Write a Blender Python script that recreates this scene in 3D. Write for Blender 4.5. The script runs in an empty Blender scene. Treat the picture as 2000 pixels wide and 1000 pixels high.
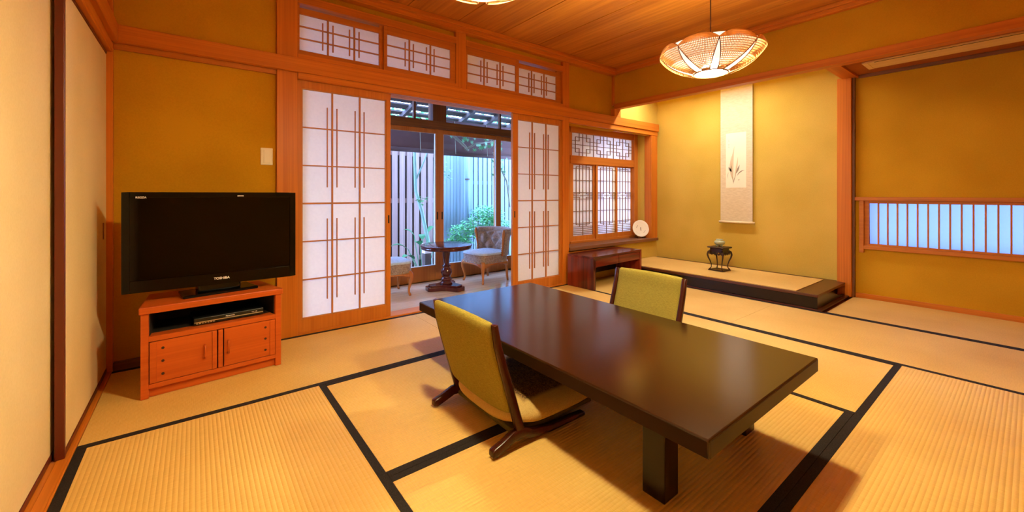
import bpy, bmesh, math, random
from mathutils import Vector, Matrix, Euler

random.seed(7)
C = bpy.context.scene.collection
R = math.radians
PI = math.pi

# ------------------------------------------------------------------ camera, world, exposure
SC = bpy.context.scene
cam_data = bpy.data.cameras.new('camera')
cam = bpy.data.objects.new('camera', cam_data)
C.objects.link(cam)
cam.location = (0, 0, 1.0)
cam.rotation_euler = (R(90), 0, -R(37.95))
cam_data.sensor_fit = 'HORIZONTAL'
cam_data.sensor_width = 36.0
cam_data.lens = 36.0 * 794.4 / 2000.0
cam_data.shift_y = -(500 - 379.2) / 2000.0
cam_data.clip_start = 0.02
SC.camera = cam
SC.view_settings.view_transform = 'Standard'
SC.view_settings.look = 'None'
SC.view_settings.gamma = 1.0
SC.view_settings.use_curve_mapping = False
SC.view_settings.exposure = 0.55
SC.cycles.use_denoising = True
SC.cycles.max_bounces = 10
SC.cycles.diffuse_bounces = 6
SC.cycles.transparent_max_bounces = 16
SC.cycles.sample_clamp_indirect = 6.0

LAMP_COLOR = (1.0, 0.84, 0.46)
LAMP_POWER = 64.0
TOKO_POWER = 29.0
SKY_COLOR = (0.33, 0.49, 1.0)
SKY_STRENGTH = 17.0

world = bpy.data.worlds.new('world')
SC.world = world
world.use_nodes = True
wn = world.node_tree.nodes
wl = world.node_tree.links
bg = wn['Background']
bg.inputs[0].default_value = (*SKY_COLOR, 1)
bg.inputs[1].default_value = SKY_STRENGTH

# daylight enters through the veranda glass: a portal only guides the sampling of the sky
pd = bpy.data.lights.new('veranda_portal', 'AREA')
pd.shape = 'RECTANGLE'
pd.size = 3.4
pd.size_y = 2.2
pd.cycles.is_portal = True
po = bpy.data.objects.new('veranda_portal', pd)
C.objects.link(po)
po.location = (2.3, 4.42, 1.1)
po.rotation_euler = (R(-90), 0, 0)

# the alcove's own downlight, mounted high behind the hanging wall
td = bpy.data.lights.new('alcove_downlight', 'AREA')
td.shape = 'RECTANGLE'
td.size = 0.08
td.size_y = 1.3
td.energy = TOKO_POWER
td.color = (1.0, 0.95, 0.92)
to = bpy.data.objects.new('alcove_downlight', td)
C.objects.link(to)
to.location = (4.48, 2.30, 2.47)
to.rotation_euler = (0, R(20), 0)

# ------------------------------------------------------------------ materials
def new_mat(name):
    m = bpy.data.materials.new(name)
    m.use_nodes = True
    nt = m.node_tree
    return m, nt, nt.nodes['Principled BSDF']

def plain(name, col, rough=0.5, spec=0.4, metal=0.0, coat=0.0):
    m, nt, b = new_mat(name)
    b.inputs['Base Color'].default_value = (*col, 1)
    b.inputs['Roughness'].default_value = rough
    b.inputs['Specular IOR Level'].default_value = spec
    b.inputs['Metallic'].default_value = metal
    b.inputs['Coat Weight'].default_value = coat
    b.inputs['Coat Roughness'].default_value = 0.15
    return m

def tex_coords(nt, scale, kind='Object'):
    tc = nt.nodes.new('ShaderNodeTexCoord')
    mp = nt.nodes.new('ShaderNodeMapping')
    mp.inputs['Scale'].default_value = scale
    nt.links.new(tc.outputs[kind], mp.inputs['Vector'])
    return mp

def ramp(nt, fac, stops):
    r = nt.nodes.new('ShaderNodeValToRGB')
    els = r.color_ramp.elements
    while len(els) < len(stops):
        els.new(0.5)
    for e, (p, c) in zip(els, stops):
        e.position = p
        e.color = (*c, 1)
    nt.links.new(fac, r.inputs['Fac'])
    return r

def wood(name, c1, c2, axis, rough=0.42, spec=0.25, fine=90.0, coat=0.0, contrast=1.0):
    """wood with the grain running along one axis ('x', 'y' or 'z')"""
    m, nt, b = new_mat(name)
    s = {'x': (1.2, fine, fine), 'y': (fine, 1.2, fine), 'z': (fine, fine, 1.2)}[axis]
    s2 = tuple(v * 0.16 for v in s)
    mp = tex_coords(nt, s)
    mp2 = tex_coords(nt, s2)
    n1 = nt.nodes.new('ShaderNodeTexNoise')
    n1.inputs['Scale'].default_value = 1.0
    n1.inputs['Detail'].default_value = 3
    nt.links.new(mp.outputs[0], n1.inputs['Vector'])
    n2 = nt.nodes.new('ShaderNodeTexNoise')
    n2.inputs['Scale'].default_value = 1.0
    n2.inputs['Detail'].default_value = 4
    n2.inputs['Distortion'].default_value = 0.6
    nt.links.new(mp2.outputs[0], n2.inputs['Vector'])
    mx = nt.nodes.new('ShaderNodeMath')
    mx.operation = 'MULTIPLY_ADD'
    nt.links.new(n1.outputs['Fac'], mx.inputs[0])
    mx.inputs[1].default_value = 0.45
    ad = nt.nodes.new('ShaderNodeMath')
    ad.operation = 'MULTIPLY'
    nt.links.new(n2.outputs['Fac'], ad.inputs[0])
    ad.inputs[1].default_value = 0.55
    nt.links.new(ad.outputs[0], mx.inputs[2])
    w = 0.16 / contrast
    r = ramp(nt, mx.outputs[0], [(0.5 - w, c1), (0.5 + w, c2)])
    nt.links.new(r.outputs[0], b.inputs['Base Color'])
    b.inputs['Roughness'].default_value = rough
    b.inputs['Specular IOR Level'].default_value = spec
    b.inputs['Coat Weight'].default_value = coat
    b.inputs['Coat Roughness'].default_value = 0.12
    bp = nt.nodes.new('ShaderNodeBump')
    bp.inputs['Strength'].default_value = 0.12
    bp.inputs['Distance'].default_value = 0.002
    nt.links.new(mx.outputs[0], bp.inputs['Height'])
    nt.links.new(bp.outputs[0], b.inputs['Normal'])
    return m

def plaster(name, c1, c2, rough=0.9):
    m, nt, b = new_mat(name)
    mp = tex_coords(nt, (1, 1, 1))
    n1 = nt.nodes.new('ShaderNodeTexNoise')
    n1.inputs['Scale'].default_value = 140
    n1.inputs['Detail'].default_value = 4
    n2 = nt.nodes.new('ShaderNodeTexNoise')
    n2.inputs['Scale'].default_value = 2.0
    for n in (n1, n2):
        nt.links.new(mp.outputs[0], n.inputs['Vector'])
    mx = nt.nodes.new('ShaderNodeMath')
    mx.operation = 'MULTIPLY_ADD'
    nt.links.new(n1.outputs['Fac'], mx.inputs[0])
    mx.inputs[1].default_value = 0.5
    nt.links.new(n2.outputs['Fac'], mx.inputs[2])
    r = ramp(nt, mx.outputs[0], [(0.55, c1), (0.95, c2)])
    nt.links.new(r.outputs[0], b.inputs['Base Color'])
    b.inputs['Roughness'].default_value = rough
    b.inputs['Specular IOR Level'].default_value = 0.1
    bp = nt.nodes.new('ShaderNodeBump')
    bp.inputs['Strength'].default_value = 0.25
    bp.inputs['Distance'].default_value = 0.001
    nt.links.new(n1.outputs['Fac'], bp.inputs['Height'])
    nt.links.new(bp.outputs[0], b.inputs['Normal'])
    return m

def tatami_mat_material(name, axis):
    """rush matting; the ribs run along one axis"""
    m, nt, b = new_mat(name)
    tc = nt.nodes.new('ShaderNodeTexCoord')
    sep = nt.nodes.new('ShaderNodeSeparateXYZ')
    nt.links.new(tc.outputs['Object'], sep.inputs[0])
    across = sep.outputs['Y' if axis == 'x' else 'X']
    along = sep.outputs['X' if axis == 'x' else 'Y']
    def sine(src, period):
        a = nt.nodes.new('ShaderNodeMath'); a.operation = 'MULTIPLY'
        a.inputs[1].default_value = 2 * PI / period
        nt.links.new(src, a.inputs[0])
        s = nt.nodes.new('ShaderNodeMath'); s.operation = 'SINE'
        nt.links.new(a.outputs[0], s.inputs[0])
        return s.outputs[0]
    ab = nt.nodes.new('ShaderNodeMath'); ab.operation = 'ABSOLUTE'
    half = sine(across, 0.0296)
    nt.links.new(half, ab.inputs[0])
    mp = tex_coords(nt, (22, 260, 1) if axis == 'y' else (260, 22, 1))
    n1 = nt.nodes.new('ShaderNodeTexNoise')
    n1.inputs['Scale'].default_value = 1.0
    n1.inputs['Detail'].default_value = 3
    nt.links.new(mp.outputs[0], n1.inputs['Vector'])
    mp2 = tex_coords(nt, (1, 1, 1))
    n2 = nt.nodes.new('ShaderNodeTexNoise')
    n2.inputs['Scale'].default_value = 1.7
    nt.links.new(mp2.outputs[0], n2.inputs['Vector'])
    mx = nt.nodes.new('ShaderNodeMath'); mx.operation = 'MULTIPLY_ADD'
    nt.links.new(n1.outputs['Fac'], mx.inputs[0]); mx.inputs[1].default_value = 0.6
    nt.links.new(n2.outputs['Fac'], mx.inputs[2])
    r = ramp(nt, mx.outputs[0], [(0.55, (0.59, 0.355, 0.085)), (1.05, (0.72, 0.47, 0.14))])
    nt.links.new(r.outputs[0], b.inputs['Base Color'])
    b.inputs['Roughness'].default_value = 0.5
    b.inputs['Specular IOR Level'].default_value = 0.32
    h = nt.nodes.new('ShaderNodeMath'); h.operation = 'MULTIPLY_ADD'
    nt.links.new(n1.outputs['Fac'], h.inputs[0]); h.inputs[1].default_value = 0.25
    nt.links.new(ab.outputs[0], h.inputs[2])
    bp = nt.nodes.new('ShaderNodeBump')
    bp.inputs['Strength'].default_value = 0.8
    bp.inputs['Distance'].default_value = 0.0022
    nt.links.new(h.outputs[0], bp.inputs['Height'])
    nt.links.new(bp.outputs[0], b.inputs['Normal'])
    return m

def fabric(name, c1, c2, scale=(300, 300, 300), rough=0.9, bump=0.5, sheen=0.3):
    m, nt, b = new_mat(name)
    mp = tex_coords(nt, scale)
    n1 = nt.nodes.new('ShaderNodeTexNoise')
    n1.inputs['Scale'].default_value = 1.0
    n1.inputs['Detail'].default_value = 2
    nt.links.new(mp.outputs[0], n1.inputs['Vector'])
    r = ramp(nt, n1.outputs['Fac'], [(0.35, c1), (0.68, c2)])
    nt.links.new(r.outputs[0], b.inputs['Base Color'])
    b.inputs['Roughness'].default_value = rough
    b.inputs['Specular IOR Level'].default_value = 0.15
    bp = nt.nodes.new('ShaderNodeBump')
    bp.inputs['Strength'].default_value = bump
    bp.inputs['Distance'].default_value = 0.001
    nt.links.new(n1.outputs['Fac'], bp.inputs['Height'])
    nt.links.new(bp.outputs[0], b.inputs['Normal'])
    return m

def paper(name, col, trans=0.5, tcol=None):
    """washi: part of the light passes through"""
    m = bpy.data.materials.new(name)
    m.use_nodes = True
    nt = m.node_tree
    nt.nodes.clear()
    out = nt.nodes.new('ShaderNodeOutputMaterial')
    d = nt.nodes.new('ShaderNodeBsdfDiffuse')
    t = nt.nodes.new('ShaderNodeBsdfTranslucent')
    mix = nt.nodes.new('ShaderNodeMixShader')
    mp = tex_coords(nt, (60, 60, 60))
    n1 = nt.nodes.new('ShaderNodeTexNoise')
    n1.inputs['Scale'].default_value = 1.0
    n1.inputs['Detail'].default_value = 4
    nt.links.new(mp.outputs[0], n1.inputs['Vector'])
    r = ramp(nt, n1.outputs['Fac'], [(0.3, tuple(c * 0.96 for c in col)), (0.7, col)])
    nt.links.new(r.outputs[0], d.inputs[0])
    if tcol:
        t.inputs[0].default_value = (*tcol, 1)
    else:
        nt.links.new(r.outputs[0], t.inputs[0])
    mix.inputs[0].default_value = trans
    nt.links.new(d.outputs[0], mix.inputs[1])
    nt.links.new(t.outputs[0], mix.inputs[2])
    nt.links.new(mix.outputs[0], out.inputs[0])
    return m

def glass(name):
    m = bpy.data.materials.new(name)
    m.use_nodes = True
    nt = m.node_tree
    nt.nodes.clear()
    out = nt.nodes.new('ShaderNodeOutputMaterial')
    t = nt.nodes.new('ShaderNodeBsdfTransparent')
    t.inputs[0].default_value = (0.95, 0.98, 1.0, 1)
    g = nt.nodes.new('ShaderNodeBsdfGlossy')
    g.inputs['Roughness'].default_value = 0.0
    fr = nt.nodes.new('ShaderNodeFresnel')
    fr.inputs[0].default_value = 1.5
    mix = nt.nodes.new('ShaderNodeMixShader')
    nt.links.new(fr.outputs[0], mix.inputs[0])
    nt.links.new(t.outputs[0], mix.inputs[1])
    nt.links.new(g.outputs[0], mix.inputs[2])
    nt.links.new(mix.outputs[0], out.inputs[0])
    return m

def lamp_cloth(name, strength):
    """thin lamp lining: lets part of the bulb's light straight through and glows"""
    m = bpy.data.materials.new(name)
    m.use_nodes = True
    nt = m.node_tree
    nt.nodes.clear()
    out = nt.nodes.new('ShaderNodeOutputMaterial')
    t = nt.nodes.new('ShaderNodeBsdfTransparent')
    e = nt.nodes.new('ShaderNodeEmission')
    e.inputs[0].default_value = (1.0, 0.86, 0.58, 1)
    e.inputs[1].default_value = strength
    mix = nt.nodes.new('ShaderNodeMixShader')
    mix.inputs[0].default_value = 0.42
    nt.links.new(t.outputs[0], mix.inputs[1])
    nt.links.new(e.outputs[0], mix.inputs[2])
    nt.links.new(mix.outputs[0], out.inputs[0])
    return m

def emitter(name, col, strength):
    m = bpy.data.materials.new(name)
    m.use_nodes = True
    nt = m.node_tree
    nt.nodes.clear()
    out = nt.nodes.new('ShaderNodeOutputMaterial')
    e = nt.nodes.new('ShaderNodeEmission')
    e.inputs[0].default_value = (*col, 1)
    e.inputs[1].default_value = strength
    nt.links.new(e.outputs[0], out.inputs[0])
    return m

W1, W2 = (0.44, 0.120, 0.010), (0.64, 0.20, 0.018)
M = {}
for ax in 'xyz':
    M['wood_' + ax] = wood('cedar_' + ax, W1, W2, ax)
    M['frame_' + ax] = wood('sash_wood_' + ax, (0.42, 0.125, 0.015), (0.56, 0.185, 0.024), ax)
    M['dark_' + ax] = wood('dark_sash_wood_' + ax, (0.13, 0.05, 0.02), (0.24, 0.095, 0.035), ax)
    M['cabinet_' + ax] = wood('cabinet_wood_' + ax, (0.42, 0.075, 0.009), (0.56, 0.112, 0.014), ax, rough=0.38)
M['slat'] = plain('lattice_wood', (0.46, 0.18, 0.03), 0.5)
M['slat_dark'] = plain('dark_lattice_wood', (0.26, 0.13, 0.04), 0.5)
M['ceiling'] = wood('ceiling_board', (0.40, 0.125, 0.014), (0.62, 0.235, 0.03), 'y', rough=0.5, fine=34, contrast=1.3)
M['plaster'] = plaster('ochre_plaster', (0.47, 0.235, 0.008), (0.57, 0.30, 0.013))
M['plaster_alcove'] = plaster('alcove_plaster', (0.54, 0.38, 0.060), (0.64, 0.45, 0.085))
M['fusuma'] = plaster('door_paper', (0.72, 0.55, 0.27), (0.80, 0.63, 0.34), 0.8)
M['brown_frame'] = plain('dark_brown_lacquer', (0.115, 0.018, 0.006), 0.35, 0.5)
M['tatami_x'] = tatami_mat_material('rush_x', 'x')
M['tatami_y'] = tatami_mat_material('rush_y', 'y')
M['border'] = fabric('mat_border_cloth', (0.012, 0.009, 0.009), (0.030, 0.024, 0.022), (400, 400, 400), rough=0.8)
M['paper'] = paper('washi', (0.92, 0.91, 0.82), 0.31)
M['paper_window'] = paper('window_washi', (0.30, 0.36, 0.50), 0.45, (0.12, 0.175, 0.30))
M['glass'] = glass('window_glass')
M['floor_boards'] = wood('veranda_boards', (0.54, 0.38, 0.24), (0.70, 0.52, 0.35), 'x', rough=0.14, spec=0.5, fine=60)
M['lacquer'] = plain('black_brown_lacquer', (0.010, 0.0032, 0.0012), 0.24, 0.35)
M['lacquer_edge'] = plain('red_brown_lacquer', (0.075, 0.018, 0.006), 0.3, 0.5)
M['red_lacquer'] = wood('red_lacquer', (0.055, 0.007, 0.004), (0.22, 0.026, 0.010), 'z', rough=0.16, spec=0.5, fine=22, contrast=1.6)
M['red_lacquer_x'] = wood('red_lacquer_x', (0.055, 0.007, 0.004), (0.22, 0.026, 0.010), 'x', rough=0.16, spec=0.5, fine=22, contrast=1.6)
M['chair_wood'] = wood('chair_wood', (0.034, 0.006, 0.003), (0.062, 0.010, 0.004), 'z', rough=0.25, spec=0.35, fine=40)
M['olive'] = fabric('olive_weave', (0.22, 0.178, 0.030), (0.34, 0.28, 0.055), (420, 70, 1000), bump=0.5)
M['olive_shaded'] = fabric('dark_olive_weave', (0.08, 0.06, 0.012), (0.13, 0.10, 0.022), (260, 40, 620), bump=0.4)  # the olive cloth again, with the shade under the cushion in its colour
M['black_gloss'] = plain('black_gloss', (0.002, 0.002, 0.002), 0.12, 0.28)
M['black'] = plain('black_plastic', (0.006, 0.006, 0.006), 0.35, 0.4)
M['screen'] = plain('screen_panel', (0.001, 0.001, 0.001), 0.05, 0.25)
M['silver'] = plain('silver', (0.65, 0.65, 0.65), 0.3, 0.5, 1.0)
M['logo'] = plain('logo_white', (0.85, 0.85, 0.82), 0.5)
M['ivory'] = plain('ivory_plastic', (0.83, 0.74, 0.55), 0.4)
M['cord'] = plain('dark_cord', (0.05, 0.012, 0.006), 0.6)
M['ceramic'] = plain('cream_glaze', (0.85, 0.80, 0.66), 0.2, 0.5)
M['pale_mark'] = plain('pale_glaze_mark', (0.55, 0.50, 0.36), 0.3)
M['celadon'] = plain('celadon_glaze', (0.42, 0.47, 0.30), 0.2, 0.5)
M['ink'] = plain('ink_grey', (0.30, 0.26, 0.21), 0.9)
M['ink_dark'] = plain('ink_dark', (0.12, 0.06, 0.035), 0.9)
M['leaf_wash'] = plain('leaf_wash', (0.66, 0.55, 0.36), 0.9)
M['scroll_silk'] = fabric('scroll_silk', (0.62, 0.54, 0.36), (0.74, 0.66, 0.47), (30, 30, 260), rough=0.8, bump=0.1)
M['scroll_paper'] = plain('scroll_paper', (0.90, 0.82, 0.64), 0.85)
M['carved'] = plain('carved_black_wood', (0.030, 0.010, 0.006), 0.35, 0.5)
M['wicker'] = plain('woven_rattan', (0.80, 0.46, 0.18), 0.6)
M['rattan_rim'] = plain('rattan_rim', (0.16, 0.05, 0.015), 0.6)
M['pale_wood'] = wood('pale_wood', (0.74, 0.54, 0.20), (0.84, 0.64, 0.28), 'y')
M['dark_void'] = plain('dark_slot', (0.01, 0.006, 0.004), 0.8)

# ------------------------------------------------------------------ mesh helpers
class MB:
    def __init__(self):
        self.v = []
        self.f = []

    def box(self, x0, x1, y0, y1, z0, z1):
        n = len(self.v)
        self.v += [(x0, y0, z0), (x1, y0, z0), (x1, y1, z0), (x0, y1, z0),
                   (x0, y0, z1), (x1, y0, z1), (x1, y1, z1), (x0, y1, z1)]
        self.f += [tuple(n + i for i in q) for q in
                   ((0, 3, 2, 1), (4, 5, 6, 7), (0, 1, 5, 4), (1, 2, 6, 5), (2, 3, 7, 6), (3, 0, 4, 7))]
        return self

    def quad(self, a, b, c, d):
        n = len(self.v)
        self.v += [tuple(a), tuple(b), tuple(c), tuple(d)]
        self.f.append((n, n + 1, n + 2, n + 3))
        return self

    def prism(self, poly, h0, h1, axis='z'):
        """a 2-D outline pushed along one axis; poly is (x,y), (x,z) for axis y or (y,z) for axis x"""
        n, k = len(self.v), len(poly)
        def p(a, b, h):
            return {'z': (a, b, h), 'y': (a, h, b), 'x': (h, a, b)}[axis]
        self.v += [p(a, b, h0) for a, b in poly] + [p(a, b, h1) for a, b in poly]
        self.f.append(tuple(n + i for i in range(k))[::-1])
        self.f.append(tuple(n + k + i for i in range(k)))
        for i in range(k):
            j = (i + 1) % k
            self.f.append((n + i, n + j, n + k + j, n + k + i))
        return self

    def lathe(self, prof, n=32, c=(0, 0, 0), cap=True):
        s = len(self.v)
        k = len(prof)
        for i in range(n):
            a = 2 * PI * i / n
            for r, z in prof:
                self.v.append((c[0] + r * math.cos(a), c[1] + r * math.sin(a), c[2] + z))
        for i in range(n):
            j = (i + 1) % n
            for q in range(k - 1):
                self.f.append((s + i * k + q, s + j * k + q, s + j * k + q + 1, s + i * k + q + 1))
        if cap:
            if prof[0][0] > 1e-5:
                self.f.append(tuple(s + i * k for i in range(n))[::-1])
            if prof[-1][0] > 1e-5:
                self.f.append(tuple(s + i * k + k - 1 for i in range(n)))
        return self

    def tube(self, pts, rad, n=10, flat=None, cap=True):
        """a round bar along a polyline; rad is a number or one radius per point; flat=(a,b) scales the section"""
        pts = [Vector(p) for p in pts]
        rads = rad if isinstance(rad, (list, tuple)) else [rad] * len(pts)
        s = len(self.v)
        prev = None
        for i, p in enumerate(pts):
            t = (pts[min(i + 1, len(pts) - 1)] - pts[max(i - 1, 0)]).normalized()
            if prev is None:
                ref = Vector((0, 1, 0)) if abs(t.y) < 0.9 else Vector((1, 0, 0))
                u = t.cross(ref).normalized()
            else:
                u = (prev - t * prev.dot(t)).normalized()
            prev = u
            w = t.cross(u)
            fa, fb = flat if flat else (1, 1)
            for k in range(n):
                a = 2 * PI * k / n
                self.v.append(tuple(p + u * (math.cos(a) * rads[i] * fa) + w * (math.sin(a) * rads[i] * fb)))
        m = len(pts)
        for i in range(m - 1):
            for k in range(n):
                l = (k + 1) % n
                self.f.append((s + i * n + k, s + i * n + l, s + (i + 1) * n + l, s + (i + 1) * n + k))
        if cap:
            self.f.append(tuple(s + k for k in range(n))[::-1])
            self.f.append(tuple(s + (m - 1) * n + k for k in range(n)))
        return self

    def grid(self, fn, nu, nv, closed_u=False):
        s = len(self.v)
        for i in range(nu + (0 if closed_u else 1)):
            for j in range(nv + 1):
                self.v.append(tuple(fn(i / nu, j / nv)))
        rows = nu if closed_u else nu + 1
        for i in range(nu):
            i2 = (i + 1) % rows
            for j in range(nv):
                self.f.append((s + i * (nv + 1) + j, s + i2 * (nv + 1) + j, s + i2 * (nv + 1) + j + 1, s + i * (nv + 1) + j + 1))
        return self

    def sphere(self, c, r, nu=12, nv=8):
        rx, ry, rz = r if isinstance(r, (tuple, list)) else (r, r, r)
        return self.grid(lambda u, v: (c[0] + rx * math.cos(2 * PI * u) * math.sin(PI * v),
                                       c[1] + ry * math.sin(2 * PI * u) * math.sin(PI * v),
                                       c[2] - rz * math.cos(PI * v)), nu, nv, closed_u=True)

    def build(self, name, mat, parent=None, bevel=0.0, smooth=False, world=False, seg=2, subsurf=0, solid=0.0, mods=None):
        me = bpy.data.meshes.new(name)
        me.from_pydata(self.v, [], self.f)
        me.materials.append(M[mat] if isinstance(mat, str) else mat)
        bm = bmesh.new()
        bm.from_mesh(me)
        bmesh.ops.remove_doubles(bm, verts=bm.verts, dist=1e-6)
        bmesh.ops.recalc_face_normals(bm, faces=bm.faces)
        bm.to_mesh(me)
        bm.free()
        if smooth:
            for p in me.polygons:
                p.use_smooth = True
        o = bpy.data.objects.new(name, me)
        C.objects.link(o)
        if parent is not None:
            o.parent = parent
            if world:
                q = parent
                mat4 = Matrix.Identity(4)
                chain = []
                while q is not None:
                    chain.append(q)
                    q = q.parent
                for q in reversed(chain):
                    mat4 = mat4 @ q.matrix_parent_inverse @ q.matrix_basis
                o.matrix_parent_inverse = mat4.inverted()
        if solid:
            md = o.modifiers.new('thick', 'SOLIDIFY')
            md.thickness = solid
            md.offset = 0
        if bevel:
            md = o.modifiers.new('edge', 'BEVEL')
            md.width = bevel
            md.segments = seg
            md.limit_method = 'ANGLE'
            md.angle_limit = R(40)
        if subsurf:
            md = o.modifiers.new('soft', 'SUBSURF')
            md.levels = subsurf
            md.render_levels = subsurf
        return o

def thing(name, label, cat, loc=(0, 0, 0), rz=0.0, group=None):
    o = bpy.data.objects.new(name, None)
    o.empty_display_size = 0.1
    C.objects.link(o)
    o.location = loc
    o.rotation_euler = (0, 0, rz)
    return tag(o, label, cat, group)

def tag(o, label, cat, group=None, kind=None):
    o['label'] = label
    o['category'] = cat
    if group:
        o['group'] = group
    if kind:
        o['kind'] = kind
    return o

def struct(o, label=None):
    o['kind'] = 'structure'
    if label:
        o['label'] = label
    return o

def struct_root(name, loc=(0, 0, 0), label=None):
    o = bpy.data.objects.new(name, None)
    o.empty_display_size = 0.1
    C.objects.link(o)
    o.location = loc
    return struct(o, label)

def copy_tree(o, parent=None):
    c = o.copy()
    C.objects.link(c)
    if parent is not None:
        c.parent = parent
    for ch in list(o.children):
        copy_tree(ch, c)
    return c

def text_mesh(name, body, size, mat, parent, loc, rot, extrude=0.0006):
    cu = bpy.data.curves.new(name, 'FONT')
    cu.body = body
    cu.size = size
    cu.extrude = extrude
    cu.offset = size * 0.02
    cu.align_x = 'CENTER'
    tmp = bpy.data.objects.new(name + '_curve', cu)
    C.objects.link(tmp)
    dg = bpy.context.evaluated_depsgraph_get()
    me = bpy.data.meshes.new_from_object(tmp.evaluated_get(dg))
    bpy.data.objects.remove(tmp)
    me.materials.clear()
    me.materials.append(M[mat])
    o = bpy.data.objects.new(name, me)
    C.objects.link(o)
    o.parent = parent
    o.location = loc
    o.rotation_euler = rot
    return o

# ------------------------------------------------------------------ the room
XL, XH, XR = -0.44, 4.10, 5.08          # left wall, hanging wall, alcove wall
YB, YF = 3.19, -1.05                    # back wall posts, wall behind the camera
ZC = 2.53

struct(MB().box(-0.6, 5.3, -1.2, 3.33, -0.12, -0.03).build('floor', 'wood_x'))

# back wall with its openings (plaster face at y 3.22)
w = MB()
y0, y1 = 3.225, 3.31
w.box(-0.44, 0.50, y0, y1, -0.03, 2.60)
w.box(0.50, 3.25, y0, y1, 2.36, 2.60)
w.box(3.25, 4.14, y0, y1, 1.79, 2.60)
struct(MB().box(4.14, 5.08, y0, 3.2285, 1.79, 2.60).box(3.25, 5.08, y0, 3.2285, -0.03, 0.37).build('wall_alcove_end', 'plaster_alcove'))
struct(w.build('wall_back', 'plaster'))
struct(MB().box(4.895, 5.30, 3.229, 3.60, -0.03, 2.60).build('wall_shoin_side', 'plaster_alcove'))
# tall wall on the right, with the low window cut out
LW = (0.30, 0.985, 0.50, 0.945)   # y from, y to (window continues past the frame), z from, z to
LWY0 = -0.55
w = MB()
w.box(XR, XR + 0.12, 1.16, 3.228, -0.03, 2.60)
struct(w.build('wall_alcove', 'plaster_alcove'))
w = MB()
w.box(XR, XR + 0.12, YF - 0.1, LWY0, -0.03, 2.60)
w.box(XR, XR + 0.12, 0.985, 1.16, -0.03, 2.60)
w.box(XR, XR + 0.12, LWY0, 0.985, -0.03, 0.49)
w.box(XR, XR + 0.12, LWY0, 0.985, 0.935, 2.60)
struct(w.build('wall_right', 'plaster'))
# hanging wall over the alcove side
struct(MB().box(XH + 0.012, XH + 0.07, YF, 3.225, 2.11, 2.60).build('wall_hanging', 'plaster'))
# left side: plaster above the sliding doors
w = MB().box(-0.56, -0.41, YF - 0.1, 3.31, 1.95, 2.60)
w.box(-0.60, -0.50, YF - 0.1, 3.31, -0.03, 1.95)
struct(w.build('wall_left', 'plaster'))
struct(MB().box(-0.6, 5.3, YF - 0.12, YF, -0.03, 2.60).build('wall_front', 'plaster'))

# ceiling: wide boards running away from the camera, lapped with thin dark gaps
w = MB()
xs = [-0.6] + [1.835 + 0.471 * k for k in range(-5, 5)] + [4.2]
for a, b in zip(xs, xs[1:]):
    w.box(a + 0.0045, b - 0.0045, YF - 0.1, 3.30, ZC, ZC + 0.03)
struct(w.build('ceiling', 'ceiling', bevel=0.001, seg=1))
struct(MB().box(-0.6, 5.3, YF - 0.1, 4.75, ZC + 0.034, ZC + 0.12).build('ceiling_backing', 'dark_y'))
struct(MB().box(XH + 0.07, XR + 0.1, YF, 1.10, 2.15, 2.19).build('ceiling_low', wood('low_ceiling_board', (0.30, 0.075, 0.010), (0.42, 0.12, 0.016), 'y')))

# posts and rails
def trim(n, mat, boxes, bevel=0.002):
    w = MB()
    for b in boxes:
        w.box(*b)
    return struct(w.build('trim_%d' % n, mat, bevel=bevel, seg=1))

trim(1, 'wood_z', [(0.444, 0.572, YB, 3.33, -0.02, 1.857), (0.444, 0.572, YB, 3.33, 1.957, ZC)])                  # post left of the shoji
trim(2, 'wood_z', [(3.20, 3.295, YB, 3.33, -0.02, 1.857), (3.20, 3.30, YB, 3.33, 1.957, ZC)])                     # post right of the shoji
trim(3, 'wood_z', [(1.85, 1.955, YB, 3.30, 1.957, ZC)])                                                           # short post between the transoms
trim(4, 'wood_z', [(-0.41, -0.365, YB, 3.30, -0.02, ZC)])                                                         # corner post
trim(5, 'wood_x', [(-0.365, 5.035, 3.165, 3.30, 1.857, 1.957)], 0.004)                                            # long rail across the back wall
trim(6, 'wood_x', [(0.572, 3.20, 3.178, 3.215, 1.812, 1.857), (0.572, 3.20, 3.222, 3.262, 1.812, 1.857), (0.572, 3.20, 3.27, 3.33, 1.812, 1.857), (0.573, 3.199, 3.179, 3.329, 1.83, 1.8565)])  # grooved head rail
trim(7, 'frame_x', [(-0.365, 0.444, 3.205, 3.30, 1.825, 1.857)])                                                  # small rail on the plaster
trim(8, 'wood_x', [(0.572, 1.85, 3.185, 3.30, 2.352, 2.41), (1.955, 3.20, 3.185, 3.30, 2.352, 2.41), (0.572, 1.85, 3.185, 3.30, 1.957, 1.993), (1.955, 3.20, 3.185, 3.30, 1.957, 1.993)])  # transom rails
trim(9, 'wood_x', [(-0.41, 4.10, 3.155, 3.30, 2.462, ZC), (-0.41, 4.10, 3.12, 3.16, 2.495, ZC)], 0.004)           # ceiling edge, back
trim(10, 'wood_y', [(4.06, 4.112, YF, 3.155, 2.468, ZC), (4.03, 4.065, YF, 3.12, 2.498, ZC)], 0.004)              # ceiling edge, right
trim(11, 'wood_y', [(-0.42, -0.36, YF, 3.155, 2.462, ZC)], 0.004)                                                 # ceiling edge, left
trim(12, 'wood_y', [(4.095, 4.185, YF, 3.20, 2.052, 2.115)], 0.003)                                               # beam under the hanging wall
trim(13, 'wood_z', [(4.07, 4.19, 3.165, 3.24, 1.957, 2.052), (4.085, 4.12, 3.20, 3.24, 2.10, 2.47)])               # stub under the beam
trim(14, 'wood_x', [(4.18, 5.08, 1.045, 1.16, 2.13, 2.22)], 0.003)                                                # cross piece to the alcove post
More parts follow.
